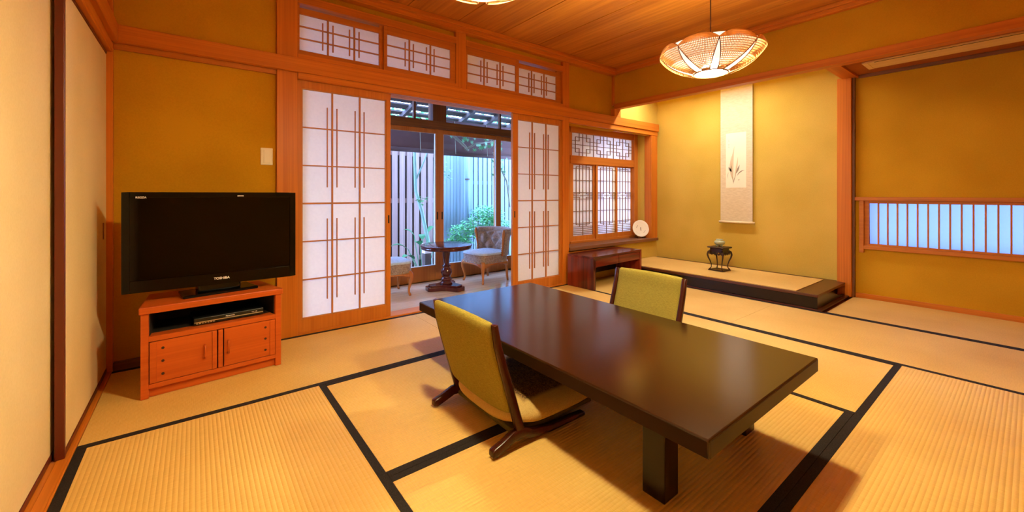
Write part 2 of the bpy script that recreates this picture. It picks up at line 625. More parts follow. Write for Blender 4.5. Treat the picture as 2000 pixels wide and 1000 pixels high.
trim(15, 'wood_z', [(5.02, 5.12, 1.085, 1.20, 0.0, 2.14)], 0.006)                                                 # alcove post
trim(16, 'dark_z', [(5.04, 5.10, 1.066, 1.084, 0.0, 2.14)], 0.001)
trim(17, 'wood_y', [(XR - 0.012, XR + 0.02, YF, 1.066, 0.0, 0.045)], 0.002)                                       # foot rail of the right wall
trim(18, 'dark_y', [(XR - 0.02, XR + 0.02, YF, 1.04, 2.12, 2.15)], 0.002)
trim(19, 'wood_y', [(-0.435, -0.365, YF, 3.19, 1.80, 1.857), (-0.39, -0.34, YF, 3.165, 1.857, 1.957)], 0.004)     # rails over the sliding doors
trim(20, 'wood_y', [(-0.375, -0.368, YF, 3.19, -0.02, 0.004), (-0.408, -0.375, YF, 3.19, -0.02, 0.0025), (-0.45, -0.408, YF, 3.19, -0.02, -0.001)], 0.001)   # grooved sill of the sliding doors
trim(21, 'dark_x', [(-0.365, 0.444, 3.20, 3.26, -0.02, 0.045)], 0.002)                                            # foot rail of the back wall
trim(22, 'wood_x', [(0.572, 3.20, 3.192, 3.33, -0.02, 0.012)], 0.001)                                             # sill of the shoji
# the study alcove with the key-pattern windows
trim(23, 'wood_z', [(4.89, 5.03, YB, 3.30, 0.40, 1.835)], 0.003)
trim(24, 'wood_x', [(3.295, 5.03, 3.185, 3.30, 1.80, 1.857)], 0.003)
trim(25, 'dark_x', [(3.295, 5.035, 3.175, 3.56, 0.365, 0.402)], 0.003)                                            # sill board
trim(26, 'frame_x', [(3.295, 4.13, 3.205, 3.23, 0.335, 0.352)], 0.001)
trim(27, 'frame_x', [(3.56, 4.895, 3.42, 3.50, 1.372, 1.408), (3.56, 4.895, 3.42, 3.50, 1.408, 1.47), (3.56, 4.895, 3.42, 3.50, 1.75, 1.83), (3.56, 4.895, 3.42, 3.50, 0.402, 0.43)], 0.002)
trim(28, 'frame_z', [(4.82, 4.895, 3.41, 3.50, 0.402, 1.83), (3.295, 3.597, 3.43, 3.50, 0.402, 1.83)], 0.002)
struct(MB().box(3.295, 4.895, 3.30, 3.56, 1.835, 1.86).build('ceiling_shoin', 'wood_x'))
struct(MB().box(3.21, 3.294, 3.331, 3.56, -0.03, 1.86).build('wall_shoin_end', 'plaster'))
struct(MB().box(3.28, 5.2, 3.50, 3.58, -0.2, 0.40).box(3.28, 5.2, 3.50, 3.58, 1.83, 2.62).build('wall_shoin_outer', 'plaster'))

# ------------------------------------------------------------------ paper doors and windows
def lattice_door(name, fx0, fx1, px0, px1, pull, yoff=0.0):
    root = struct_root(name, ((fx0 + fx1) / 2, 3.22, 0.012))
    a, b = 3.206 + yoff, 3.238 + yoff
    f = MB()
    f.box(fx0, px0 - 0.006, a, b, 0.013, 1.811)
    f.box(px1 + 0.006, fx1, a, b, 0.013, 1.811)
    f.box(px0 - 0.006, px1 + 0.006, a, b, 0.013, 0.107)
    f.box(px0 - 0.006, px1 + 0.006, a, b, 1.758, 1.811)
    f.build('frame', 'frame_z', root, bevel=0.0015, seg=1, world=True)
    # paper lies behind the lattice
    MB().quad((px0 - 0.008, a + 0.020, 0.105), (px1 + 0.008, a + 0.020, 0.105), (px1 + 0.008, a + 0.020, 1.76), (px0 - 0.008, a + 0.020, 1.76)).build('paper', 'paper', root, world=True)
    s = MB()
    la, lb = a + 0.006, a + 0.019
    for x in (px0 - 0.003, px1 + 0.003):
        s.box(x - 0.004, x + 0.004, la, lb, 0.107, 1.758)
    for z in (0.110, 1.755):
        s.box(px0, px1, la, lb, z - 0.004, z + 0.004)
    t = (px1 - px0) / 3
    for k in (1, 2):
        s.box(px0 + k * t - 0.0055, px0 + k * t + 0.0055, la - 0.001, lb, 0.107, 1.758)
    for k in range(1, 6):
        z = 0.112 + k * (1.753 - 0.112) / 6
        h = 0.006 if k == 3 else 0.0042
        s.box(px0, px1, la, lb, z - h, z + h)
    for k in (1, 2):
        for d in (-0.034, 0.034):
            x = px0 + k * t + d
            s.box(x - 0.0032, x + 0.0032, la + 0.001, lb, 1.05, 1.64)
            s.box(x - 0.0032, x + 0.0032, la + 0.001, lb, 0.226, 0.82)
    s.build('lattice', 'slat', root, world=True)
    MB().box(pull - 0.006, pull + 0.006, a - 0.0012, a + 0.002, 0.765, 0.83).build('finger_pull', 'dark_void', root, world=True)
    return root

lattice_door('door_1', 0.574, 1.253, 0.607, 1.211, 1.236)
lattice_door('door_2', 2.512, 3.198, 2.582, 3.166, 2.535)

def transom(name, fx0, fx1, px0, px1, back):
    root = struct_root(name, ((fx0 + fx1) / 2, 3.22, 1.99))
    a = 3.222 if back else 3.20
    b = a + 0.022
    f = MB()
    f.box(fx0, px0, a, b, 1.993, 2.352)
    f.box(px1, fx1, a, b, 1.993, 2.352)
    f.box(px0, px1, a, b, 1.993, 2.031)
    f.box(px0, px1, a, b, 2.290, 2.335 if back else 2.352)
    f.build('frame', 'frame_x', root, bevel=0.0015, seg=1, world=True)
    MB().quad((px0 - .005, a + .016, 2.026), (px1 + .005, a + .016, 2.026), (px1 + .005, a + .016, 2.295), (px0 - .005, a + .016, 2.295)).build('paper', 'paper', root, world=True)
    s = MB()
    la, lb = a + 0.004, a + 0.015
    t = (px1 - px0) / 3
    for k in (1, 2):
        s.box(px0 + k * t - 0.006, px0 + k * t + 0.006, la, lb, 2.031, 2.290)
        z = 2.031 + k * 0.259 / 3
        s.box(px0, px1, la, lb, z - 0.0045, z + 0.0045)
        for d in (-0.036, 0.036):
            x = px0 + k * t + d
            s.box(x - 0.004, x + 0.004, la + .001, lb, 2.062, 2.262)
    s.build('lattice', 'slat', root, world=True)
    return root

transom('window_1', 0.574, 1.20, 0.590, 1.165, True)
transom('window_2', 1.195, 1.849, 1.222, 1.800, False)
transom('window_3', 1.957, 2.585, 1.978, 2.544, False)
transom('window_4', 2.580, 3.199, 2.604, 3.131, True)

# key-pattern window over the study alcove
root = struct_root('window_5', (4.2, 3.45, 1.46))
x0, x1, z0, z1 = 3.597, 4.82, 1.47, 1.75
MB().quad((x0, 3.462, z0), (x1, 3.462, z0), (x1, 3.462, z1), (x0, 3.462, z1)).build('paper', 'paper', root, world=True)
s = MB()
T = 0.0030
def hbar(s, a, b, z, y=3.45):
    s.box(a - T, b + T, y, y + 0.010, z - T, z + T)
def vbar(s, x, a, b, y=3.45):
    s.box(x - T, x + T, y + 0.001, y + 0.010, a - T, b + T)
uw, uh = 0.4, (z1 - z0) / 6
for k in range(-1, 3):
    xo = 3.615 + 0.4 * k
    gx = lambda c: xo + uw * c / 6
    gz = lambda r: z1 - uh * r
    lim = lambda v: min(max(v, x0 + .002), x1 - .002)
    def H(r, c0, c1):
        a, b = lim(gx(c0)), lim(gx(c1))
        if b - a > 0.004:
            hbar(s, a, b, gz(r))
    def V(c, r0, r1):
        if x0 < gx(c) < x1:
            vbar(s, gx(c), gz(r1), gz(r0))
    V(0, 0, 6); V(3, 0, 6); H(3, 0, 6)
    for c in (2, 4):
        V(c, 0, 2); V(c, 4, 6)
    for c in (1, 5):
        V(c, 1, 5)
    for r in (1, 5):
        H(r, 1, 5)
    for r in (2, 4):
        H(r, 0, 2); H(r, 4, 6)
s.build('lattice', 'slat_dark', root, world=True)

def key_panel(name, fx0, fx1, px0, px1, y):
    root = struct_root(name, ((fx0 + fx1) / 2, y, 0.43))
    zt, zb = 1.36, 0.487
    f = MB()
    f.box(fx0, px0, y, y + 0.02, 0.43, 1.372)
    f.box(px1, fx1, y, y + 0.02, 0.43, 1.372)
    f.box(px0, px1, y, y + 0.02, 0.43, zb)
    f.box(px0, px1, y, y + 0.02, zt, 1.372)
    f.build('frame', 'frame_z', root, bevel=0.001, seg=1, world=True)
    MB().quad((px0 - .003, y + .015, zb - .003), (px1 + .003, y + .015, zb - .003), (px1 + .003, y + .015, zt + .003), (px0 - .003, y + .015, zt + .003)).build('paper', 'paper', root, world=True)
    s = MB()
    yl = y + 0.004
    cx = lambda c: px0 + (px1 - px0) * c / 6
    zz = lambda v: zt - (v - 321) / 141.0 * (zt - zb)
    def H(v, c0, c1):
        s.box(cx(c0) - T, cx(c1) + T, yl, yl + 0.010, zz(v) - 0.0033, zz(v) + 0.0033)
    def V(c, v0, v1):
        s.box(cx(c) - T, cx(c) + T, yl + .001, yl + 0.010, zz(v1), zz(v0))
    H(324.4, 1, 5); H(328, 0, 6); H(351.4, 0, 6); H(375.4, 0, 6)
    H(378.6, 0, 2); H(378.6, 4, 6); H(381.8, 0, 6); H(385.4, 0, 2); H(385.4, 4, 6); H(389, 0, 6)
    H(413, 0, 6); H(437, 0, 6); H(440, 1, 5)
    for v in (444.2, 448, 452, 455.7, 459.2):
        H(v, 0, 6)
    V(3, 321, 462)
    for c in (1, 5):
        V(c, 324.4, 440)
    for c in (2, 4):
        V(c, 321, 378.6); V(c, 385.4, 443.5)
    s.build('lattice', 'slat_dark', root, world=True)

key_panel('window_6', 3.598, 4.040, 3.641, 4.004, 3.452)
key_panel('window_7', 4.036, 4.470, 4.070, 4.436, 3.430)
key_panel('window_8', 4.415, 4.820, 4.445, 4.812, 3.458)

# low barred window in the right wall
root = struct_root('window_9', (XR, 0.3, 0.48))
f = MB()
xa, xb = XR - 0.03, XR + 0.02
f.box(xa - 0.004, xb, LWY0 - .1, 1.068, 0.938, 0.972)           # head rail with its horn
f.box(xa, xb, 1.0, 1.035, 0.44, 0.940)                          # stile running past the sill
f.box(xa - 0.002, xb, LWY0 - .1, 1.0, 0.475, 0.508)             # sill rail
f.box(XR - 0.008, xb, 0.965, 1.0, 0.508, 0.938)
f.box(XR - 0.008, xb, LWY0 - .1, 0.965, 0.912, 0.938)
f.box(XR - 0.008, xb, LWY0 - .1, 0.965, 0.508, 0.527)
f.build('frame', 'frame_y', root, bevel=0.002, seg=1, world=True)
s = MB()
# spacing read from the wall: bars every 6.6 cm
yk = 0.965 - 0.066
while yk > LWY0:
    s.box(XR - 0.006, XR + 0.012, yk - 0.0055, yk + 0.0055, 0.527, 0.912)
    yk -= 0.066
s.build('bar', 'frame_z', root, world=True)
MB().quad((XR + .03, LWY0 - .05, 0.49), (XR + .03, 0.985, 0.49), (XR + .03, 0.985, 0.935), (XR + .03, LWY0 - .05, 0.935)).build('paper', 'paper_window', root, world=True)

# papered sliding doors on the left
def fusuma(name, ya, yb, xf):
    root = struct_root(name, (xf, (ya + yb) / 2, 0))
    MB().box(xf - 0.022, xf - 0.003, ya + 0.012, yb, 0.028, 1.782).build('panel', 'fusuma', root, world=True)
    f = MB()
    f.box(xf - 0.026, xf + 0.0015, ya, ya + 0.016, 0.002, 1.80)
    f.box(xf - 0.026, xf + 0.0, ya + 0.016, yb, 0.002, 0.026)
    f.box(xf - 0.026, xf + 0.0, ya + 0.016, yb, 1.785, 1.80)
    f.build('frame', 'brown_frame', root, bevel=0.003, world=True)
    return root

far_panel = fusuma('door_3', 2.245, 3.188, -0.388)
MB().box(-0.3915, -0.3895, 3.085, 3.115, 0.755, 0.845).build('finger_pull', 'brown_frame', far_panel, bevel=0.001, world=True)
fusuma('door_4', 0.60, 2.36, -0.422)
fusuma('door_5', -1.03, 0.66, -0.388)

# ------------------------------------------------------------------ tatami mats
def tatami(x0, x1, y0, y1, axis, label, b0=True, b1=True):
    bw = 0.031
    t = thing('tatami_mat', label, 'tatami mat', ((x0 + x1) / 2, (y0 + y1) / 2, -0.03), 0, 'tatami mats')
    g = 0.0008
    if axis == 'x':
        s = MB().box(x0 + g, x1 - g, y0 + g + (bw if b0 else 0), y1 - g - (bw if b1 else 0), -0.03, 0.0)
    else:
        s = MB().box(x0 + g + (bw if b0 else 0), x1 - g - (bw if b1 else 0), y0 + g, y1 - g, -0.03, 0.0)
    s.build('woven_surface', 'tatami_' + axis, t, world=True)
    for side, on in ((0, b0), (1, b1)):
        if not on:
            continue
        m = MB()
        if axis == 'x':
            ya = y0 + g if side == 0 else y1 - g - bw
            m.box(x0 + g, x1 - g, ya, ya + bw, -0.03, 0.0012)
        else:
            xa = x0 + g if side == 0 else x1 - g - bw
            m.box(xa, xa + bw, y0 + g, y1 - g, -0.03, 0.0012)
        m.build('border', 'border', t, world=True)
    return t

XT0, XT1, XT2, XT3, XT4 = -0.367, 0.542, 2.352, 3.25, 4.19
YT0, YT1, YT2, YT3 = -0.40, 0.503, 1.40, 2.295
tatami(XT0, 1.43, YT3, 3.19, 'x', 'tatami mat under the television cabinet, in front of the left paper door')
tatami(1.43, XT3, YT3, 3.19, 'x', 'tatami mat along the opening to the veranda')
tatami(XT0, XT1, 0.46, YT3, 'y', 'tatami mat lying beside the sill of the papered sliding doors')
tatami(XT1, XT2, YT2, YT3, 'x', 'tatami mat under the veranda end of the low table and the near chair')
tatami(XT1, XT2, YT1, YT2, 'x', 'tatami mat under the near half of the low table, shaded by the tabletop')
tatami(XT2, XT3, YT1, YT3, 'y', 'tatami mat under the legless chair on the far side of the low table')
tatami(XT3, XT4, 1.45, 3.19, 'y', 'tatami mat under the red lacquer desk, along the alcove platform')
tatami(XT3, XT4, -0.34, 1.45, 'y', 'tatami mat past the open end of the alcove platform, one row from the right wall')
tatami(XT4, XR, -0.72, 1.078, 'y', 'tatami mat along the right wall under the low barred window', True, False)
tatami(1.43, XT3, YT0, YT1, 'x', 'brightly lit tatami mat in front of the near end of the low table')
tatami(XT1, 1.43, YT0, YT1, 'x', 'short tatami mat before the low table, left of the brightly lit mat')

# ------------------------------------------------------------------ alcove platform
t = thing('alcove_platform', 'raised alcove platform with rush matting and a black lacquer edge', 'platform', (4.65, 2.1, 0))
PZ = 0.14
MB().box(4.20, 5.075, 1.135, 3.222, PZ - 0.028, PZ - 0.004).build('deck', 'lacquer_edge', t, bevel=0.004, world=True)
MB().box(4.225, 4.985, 1.30, 3.215, PZ - 0.006, PZ + 0.002).build('rush_matting', tatami_mat_material('fine_rush', 'y'), t, world=True)
MB().box(4.21, 4.235, 1.14, 3.222, 0.012, PZ - 0.028).build('front_board', 'lacquer', t, bevel=0.003, world=True)
# end board cut away towards the wall
MB().prism([(4.235, 0.014), (5.075, 0.014), (5.075, 0.020), (4.95, 0.024), (4.80, 0.05), (4.62, 0.10), (4.55, 0.112), (4.235, 0.112)], 1.142, 1.162, 'y').build('end_bracket', 'lacquer', t, bevel=0.002, world=True)
MB().box(5.03, 5.075, 1.142, 1.165, 0.014, 0.112).build('end_post', 'lacquer', t, world=True)
m = MB().box(4.192, 4.212, 1.105, 3.222, 0.0, 0.013).box(4.21, 5.02, 1.105, 1.14, 0.0, 0.013)
m.build('base_strip', 'lacquer_edge', t, bevel=0.002, world=True)
MB().box(4.24, 5.06, 1.30, 3.20, 0.0, PZ - 0.03).build('core', 'lacquer', t, world=True)

# ------------------------------------------------------------------ low table
t = thing('low_table', 'long low dark brown lacquer table with thick square-edged top', 'table', (1.51, 1.40, 0))
MB().box(1.068, 1.952, 0.525, 2.282, 0.297, 0.35).build('tabletop', plain('table_lacquer', (0.022, 0.0065, 0.0015), 0.17, 0.5), t, bevel=0.006, seg=3, world=True)
eb = MB()
for b in ((1.0675, 1.069, 0.531, 2.276), (1.951, 1.9525, 0.531, 2.276)):
    eb.box(b[0], b[1], b[2], b[3], 0.300, 0.3445)
for b in ((1.074, 1.946, 0.5245, 0.526), (1.074, 1.946, 2.281, 2.2825)):
    eb.box(b[0], b[1], b[2], b[3], 0.300, 0.3445)
eb.build('dull_edge_skin', plain('dull_edge_lacquer', (0.020, 0.006, 0.002), 0.32, 0.12), t, world=True)  # thin dull skins added over the sides to cut their reflections
MB().box(1.275, 1.785, 0.75, 0.785, 0.25, 0.297).build('apron', 'lacquer', t, world=True)
MB().box(1.275, 1.785, 2.01, 2.045, 0.25, 0.297).build('apron', 'lacquer', t, world=True)
for lx in (1.187, 1.788):
    for ly in (0.727, 1.985):
        MB().box(lx, lx + 0.083, ly, ly + 0.083, 0.0015, 0.297).build('leg', 'lacquer', t, bevel=0.004, world=True)

# ------------------------------------------------------------------ legless chairs
def zaisu(label, loc, rz):
    t = thing('legless_chair', label, 'chair', loc, rz, 'legless floor chairs')
    prof = [(0.138, 0.040), (0.128, 0.085), (0.108, 0.15), (0.082, 0.235), (0.052, 0.33), (0.026, 0.42), (0.010, 0.505)]
    depth = [0.021, 0.019, 0.018, 0.017, 0.0155, 0.0135, 0.010]
    def section(pts, dep, wid, y):
        m = MB()
        k = len(pts)
        n = 8
        s = []
        for i, (x, z) in enumerate(pts):
            tx = pts[min(i + 1, k - 1)][0] - pts[max(i - 1, 0)][0]
            tz = pts[min(i + 1, k - 1)][1] - pts[max(i - 1, 0)][1]
            l = math.hypot(tx, tz)
            nx, nz = tz / l, -tx / l
            s.append((x, z, nx, nz, dep[i], wid[i] if isinstance(wid, list) else wid))
        def fn(u, v):
            i = min(int(round(v * (k - 1))), k - 1)
            x, z, nx, nz, d, w_ = s[i]
            a = 2 * PI * u
            c, q = math.cos(a), math.sin(a)
            e = 0.45
            c = math.copysign(abs(c) ** e, c)
            q = math.copysign(abs(q) ** e, q)
            return (x + nx * d * c, y + w_ * q, z + nz * d * c)
        m.grid(fn, 16, k - 1, closed_u=True)
        b0 = len(m.v) - 16 * k
        m.f.append(tuple(b0 + i * k for i in range(16)))
        m.f.append(tuple(b0 + i * k + k - 1 for i in range(16)))
        return m
    for y in (-0.237, 0.237):
        section(prof, depth, 0.014, y).build('stile', 'chair_wood', t, smooth=True, bevel=0.003)
        run = [(-0.004, 0.022), (0.012, 0.021), (0.05, 0.033), (0.10, 0.052), (0.14, 0.052), (0.19, 0.034), (0.30, 0.018), (0.40, 0.016), (0.50, 0.013)]
        rd = [0.012, 0.019, 0.018, 0.020, 0.022, 0.018, 0.014, 0.012, 0.009]
        section(run, rd, 0.0165, y).build('runner', 'chair_wood', t, smooth=True, bevel=0.003)
    # upholstered back: follows the stiles, with a rounded lower edge
    import bisect
    zs = [p[1] for p in prof]
    def xat(z):
        i = min(max(bisect.bisect(zs, z) - 1, 0), len(zs) - 2)
        f = (z - zs[i]) / (zs[i + 1] - zs[i])
        return prof[i][0] + f * (prof[i + 1][0] - prof[i][0])
    m = MB()
    NU, NV = 14, 14
    def surf(off):
        def fn(u, v):
            y = -0.225 + 0.45 * u
            zb = 0.135 - 0.035 * math.sin(PI * u) ** 0.7
            zt = 0.508 + 0.006 * math.sin(PI * u)
            z = zb + (zt - zb) * v
            bulge = 0.010 * math.sin(PI * u) * math.sin(PI * min(v * 1.1, 1))
            edge = min(u, 1 - u) * 2
            rim = 1.0 if min(v, 1 - v, u, 1 - u) > 0.02 else 0.7
            return (xat(z) + off * rim - bulge * (1 if off < 0 else -0.3), y, z)
        return fn
    n0 = len(m.v)
    m.grid(surf(-0.030), NU, NV)
    n1 = len(m.v)
    m.grid(surf(0.014), NU, NV)
    st = NV + 1
    def link(a, b):
        m.f.append((n0 + a, n0 + b, n1 + b, n1 + a))
    for i in range(NU):
        link(i * st, (i + 1) * st); link(i * st + NV, (i + 1) * st + NV)
    for j in range(NV):
        link(j, j + 1); link(NU * st + j, NU * st + j + 1)
    m.build('backrest', 'olive', t, smooth=True, bevel=0.016, seg=4)
    MB().box(0.12, 0.58, -0.222, 0.222, 0.030, 0.052).build('seat', 'olive_shaded', t, bevel=0.008, seg=3)
    return t

zaisu('olive legless chair with a brown cushion, on the near long side of the low table', (0.884, 1.493, 0), 0)
zaisu('olive legless chair without a cushion, behind the far long side of the low table', (2.265, 1.49, 0), PI)

# zabuton lying in the near chair
def cushion_mat():
    m, nt, b = new_mat('brocade')
    tc = nt.nodes.new('ShaderNodeTexCoord')
    sep = nt.nodes.new('ShaderNodeSeparateXYZ')
    nt.links.new(tc.outputs['Object'], sep.inputs[0])
    def ab(o):
        a = nt.nodes.new('ShaderNodeMath'); a.operation = 'ABSOLUTE'
        nt.links.new(o, a.inputs[0]); return a.outputs[0]
    mxm = nt.nodes.new('ShaderNodeMath'); mxm.operation = 'MAXIMUM'
    nt.links.new(ab(sep.outputs['X']), mxm.inputs[0]); nt.links.new(ab(sep.outputs['Y']), mxm.inputs[1])
    mask = ramp(nt, mxm.outputs[0], [(0.178, (0, 0, 0)), (0.198, (1, 1, 1))])
    mp = tex_coords(nt, (46, 46, 46))
    n = nt.nodes.new('ShaderNodeTexNoise')
    n.inputs['Scale'].default_value = 1.0
    n.inputs['Distortion'].default_value = 2.5
    nt.links.new(mp.outputs[0], n.inputs['Vector'])
    pat = ramp(nt, n.outputs['Fac'], [(0.44, (0.055, 0.022, 0.007)), (0.52, (0.30, 0.17, 0.05)), (0.58, (0.07, 0.028, 0.009))])
    mp2 = tex_coords(nt, (40, 160, 40))
    n2 = nt.nodes.new('ShaderNodeTexNoise')
    nt.links.new(mp2.outputs[0], n2.inputs['Vector'])
    gold = ramp(nt, n2.outputs['Fac'], [(0.3, (0.42, 0.27, 0.075)), (0.7, (0.56, 0.39, 0.13))])
    mix = nt.nodes.new('ShaderNodeMix'); mix.data_type = 'RGBA'
    nt.links.new(mask.outputs[0], mix.inputs[0])
    nt.links.new(pat.outputs[0], mix.inputs[6]); nt.links.new(gold.outputs[0], mix.inputs[7])
    nt.links.new(mix.outputs[2], b.inputs['Base Color'])
    b.inputs['Roughness'].default_value = 0.65
    b.inputs['Specular IOR Level'].default_value = 0.3
    bp = nt.nodes.new('ShaderNodeBump')
    bp.inputs['Strength'].default_value = 0.4
    bp.inputs['Distance'].default_value = 0.002
    nt.links.new(n.outputs['Fac'], bp.inputs['Height'])
    nt.links.new(bp.outputs[0], b.inputs['Normal'])
    return m

def pillow(hx, hy, ht):
    m = MB()
    def fn(u, v):
        a = 2 * PI * u
        c, q = math.cos(a), math.sin(a)
        e = 0.50
        x = math.copysign(abs(c) ** e, c)
        y = math.copysign(abs(q) ** e, q)
        f = 2 * v - 1                       # -1 underside centre, 0 rim, 1 top centre
        r = math.cos(abs(f) * PI / 2) ** 0.55
        z = math.sin(abs(f) * PI / 2) ** 0.9 * (ht if f > 0 else -0.62 * ht)
        pucker = 0.006 * math.sin(a * 17) * r ** 6 * (1 - r) * 4 + 0.004 * math.sin(a * 5 + 1) * r
        return (hx * x * r, hy * y * r, z + pucker)
    m.grid(fn, 96, 26, closed_u=True)
    return m
cu = pillow(0.300, 0.262, 0.060).build('floor_cushion', cushion_mat(), smooth=True)
cu.location = (1.265, 1.489, 0.094)
tag(cu, 'brown and gold brocade floor cushion lying on the near legless chair', 'cushion')

# ------------------------------------------------------------------ television and its cabinet
t = thing('tv_cabinet', 'reddish wooden television cabinet with open shelf and two doors', 'cabinet', (0.096, 2.683, 0.0015), R(5.7))
b = MB()
for s_ in (-1, 1):
    b.prism([(s_ * 0.305, 0.0), (s_ * 0.275, 0.0), (s_ * 0.225, 0.335), (s_ * 0.255, 0.335)], 0.0, 0.415)
for z0_, z1_, yq in ((0.275, 0.30, 0.0), (0.045, 0.068, 0.0), (0.0, 0.045, 0.018)):
    b.prism([(-0.275, yq), (0.275, yq), (0.228, 0.325), (-0.228, 0.325)], z0_, z1_)
b.build('carcass', 'cabinet_x', t, bevel=0.0015, seg=1)
MB().box(-0.230, 0.230, 0.315, 0.33, 0.045, 0.415).build('back_panel', 'dark_void', t)  # coloured black to imitate the shade inside the shelf
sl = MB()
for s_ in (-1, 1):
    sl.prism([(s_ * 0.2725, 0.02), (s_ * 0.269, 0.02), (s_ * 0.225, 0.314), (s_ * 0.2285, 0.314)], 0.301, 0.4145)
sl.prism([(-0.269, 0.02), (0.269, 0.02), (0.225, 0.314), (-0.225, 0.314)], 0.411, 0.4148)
sl.build('shelf_shade', 'dark_void', t)  # black sheets added as painted shade inside the open shelf
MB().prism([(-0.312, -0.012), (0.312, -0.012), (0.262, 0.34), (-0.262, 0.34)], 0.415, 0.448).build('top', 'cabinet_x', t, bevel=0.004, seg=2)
MB().prism([(-0.262, 0.07), (0.262, 0.07), (0.226, 0.31), (-0.226, 0.31)], 0.3003, 0.302).build('shelf_floor_shade', 'dark_void', t)  # black sheet, painted shade on the shelf floor
for sx in (-1, 1):
    x0, x1 = (-0.272, -0.003) if sx < 0 else (0.003, 0.272)
    d = MB()
    d.box(x0 + 0.026, x1 - 0.020, -0.001, 0.012, 0.071, 0.272)
    d.box(x0, x0 + 0.026 if sx < 0 else x0 + 0.020, -0.005, 0.014, 0.071, 0.272)
    d.box(x1 - (0.020 if sx < 0 else 0.026), x1, -0.005, 0.014, 0.071, 0.272)
    dr = d.build('door', 'cabinet_x', t, bevel=0.001, seg=1)
    hx = -0.055 if sx < 0 else 0.047
    MB().tube([(hx, -0.001, 0.205), (hx, -0.018, 0.203), (hx, -0.021, 0.19), (hx, -0.021, 0.155), (hx, -0.018, 0.142), (hx, -0.001, 0.14)], 0.0048, 10).build('handle', 'cabinet_z', dr, smooth=True)
    for z in (0.236, 0.172, 0.108):
        px = -0.222 if sx < 0 else 0.224
        MB().tube([(px, 0.0, z), (px, -0.0025, z)], 0.0065, 14).build('peg', plain('peg_wood', (0.04, 0.012, 0.006), 0.4), dr)

t = thing('disc_player', 'slim black disc player on the open shelf of the television cabinet', 'player', (0.155, 2.735, 0.3055), R(5.7))
MB().box(-0.16, 0.16, 0.0, 0.19, 0.0, 0.036).build('body', 'black', t, bevel=0.003)
MB().box(-0.158, 0.158, -0.003, 0.001, 0.0125, 0.0165).build('trim_strip', 'silver', t)
for k in range(7):
    MB().box(-0.150 + k * 0.012, -0.142 + k * 0.012, -0.003, 0.0, 0.006, 0.010).build('button', 'silver', t)
text_mesh('logo', 'Panasonic', 0.0105, 'logo', t, (0.0, -0.0015, 0.0215), (R(90), 0, 0))
text_mesh('model_mark', 'DVD  USB', 0.006, 'logo', t, (0.115, -0.0015, 0.0215), (R(90), 0, 0))

t = thing('television', 'black flat television standing on the wooden cabinet', 'television', (0.105, 2.855, 0.449), 0)
TA = R(1.1)
def tvx(o):
    o.rotation_euler = (0, 0, TA)
    return o
yf = -0.094
xc = -0.007
bz = MB()
X0, X1, Z0, Z1 = xc - 0.385, xc + 0.385, 0.056, 0.560
bz.box(X0, X0 + 0.03, yf, yf + 0.05, Z0, Z1)
bz.box(X1 - 0.03, X1, yf, yf + 0.05, Z0, Z1)
bz.box(X0 + 0.03, X1 - 0.03, yf, yf + 0.05, Z1 - 0.028, Z1)
bz.prism([(yf, Z0), (yf + 0.05, Z0), (yf + 0.05, Z0 + 0.060), (yf + 0.004, Z0 + 0.060)], X0 + 0.03, X1 - 0.03, 'x')
bez = tvx(bz.build('bezel', 'black_gloss', t, bevel=0.005, seg=3))
tvx(MB().box(X0 + 0.028, X1 - 0.028, yf + 0.008, yf + 0.04, Z0 + 0.055, Z1 - 0.026).build('screen', 'screen', t))
tvx(MB().box(X0 + 0.02, X1 - 0.02, yf + 0.045, yf + 0.10, Z0 + 0.03, Z1 - 0.04).build('rear_shell', 'black', t, bevel=0.015))
text_mesh('maker_logo', 'TOSHIBA', 0.0175, 'logo', bez, (xc + 0.018, yf - 0.0005, Z0 + 0.026), (R(90), 0, 0))
text_mesh('series_logo', 'REGZA', 0.013, 'logo', bez, (X0 + 0.072, yf - 0.0005, Z1 - 0.030), (R(90), 0, 0))
MB().box(xc + 0.09, xc + 0.12, yf - 0.0008, yf + 0.001, Z1 - 0.021, Z1 - 0.017).build('indicator_light', 'logo', bez)
nk = MB().box(-0.10, 0.10, -0.05, 0.03, 0.012, 0.075)
nk.build('neck', 'black_gloss', t, bevel=0.01, seg=3).rotation_euler = (0, 0, R(8))
base = MB()
base.prism([(-0.175, -0.095), (0.175, -0.095), (0.165, 0.085), (-0.165, 0.085)], 0.0, 0.016)
base.build('stand_base', 'black_gloss', t, bevel=0.006, seg=3).rotation_euler = (0, 0, R(11))

# ------------------------------------------------------------------ wall switch
t = thing('light_switch', 'ivory light switch plate on the ochre wall above the television', 'switch', (0.387, 3.225, 1.257))
MB().box(-0.036, 0.036, -0.008, 0.0, -0.058, 0.058).build('plate', 'ivory', t, bevel=0.004, seg=3)
MB().box(-0.018, 0.022, -0.011, -0.006, -0.045, 0.045).build('rocker', 'ivory', t, bevel=0.002)

# ------------------------------------------------------------------ pendant lamps
def bowl(t):
    """half-profile of the lamp bowl from the bottom ring (t=0) to the ties (t=1)"""
    a = t * PI / 2
    r = 0.5 * math.sin(a) + 0.5 * t
    z = 0.5 * (1 - math.cos(a)) + 0.5 * t
    return 0.088 + 0.172 * r, -0.120 + 0.112 * z

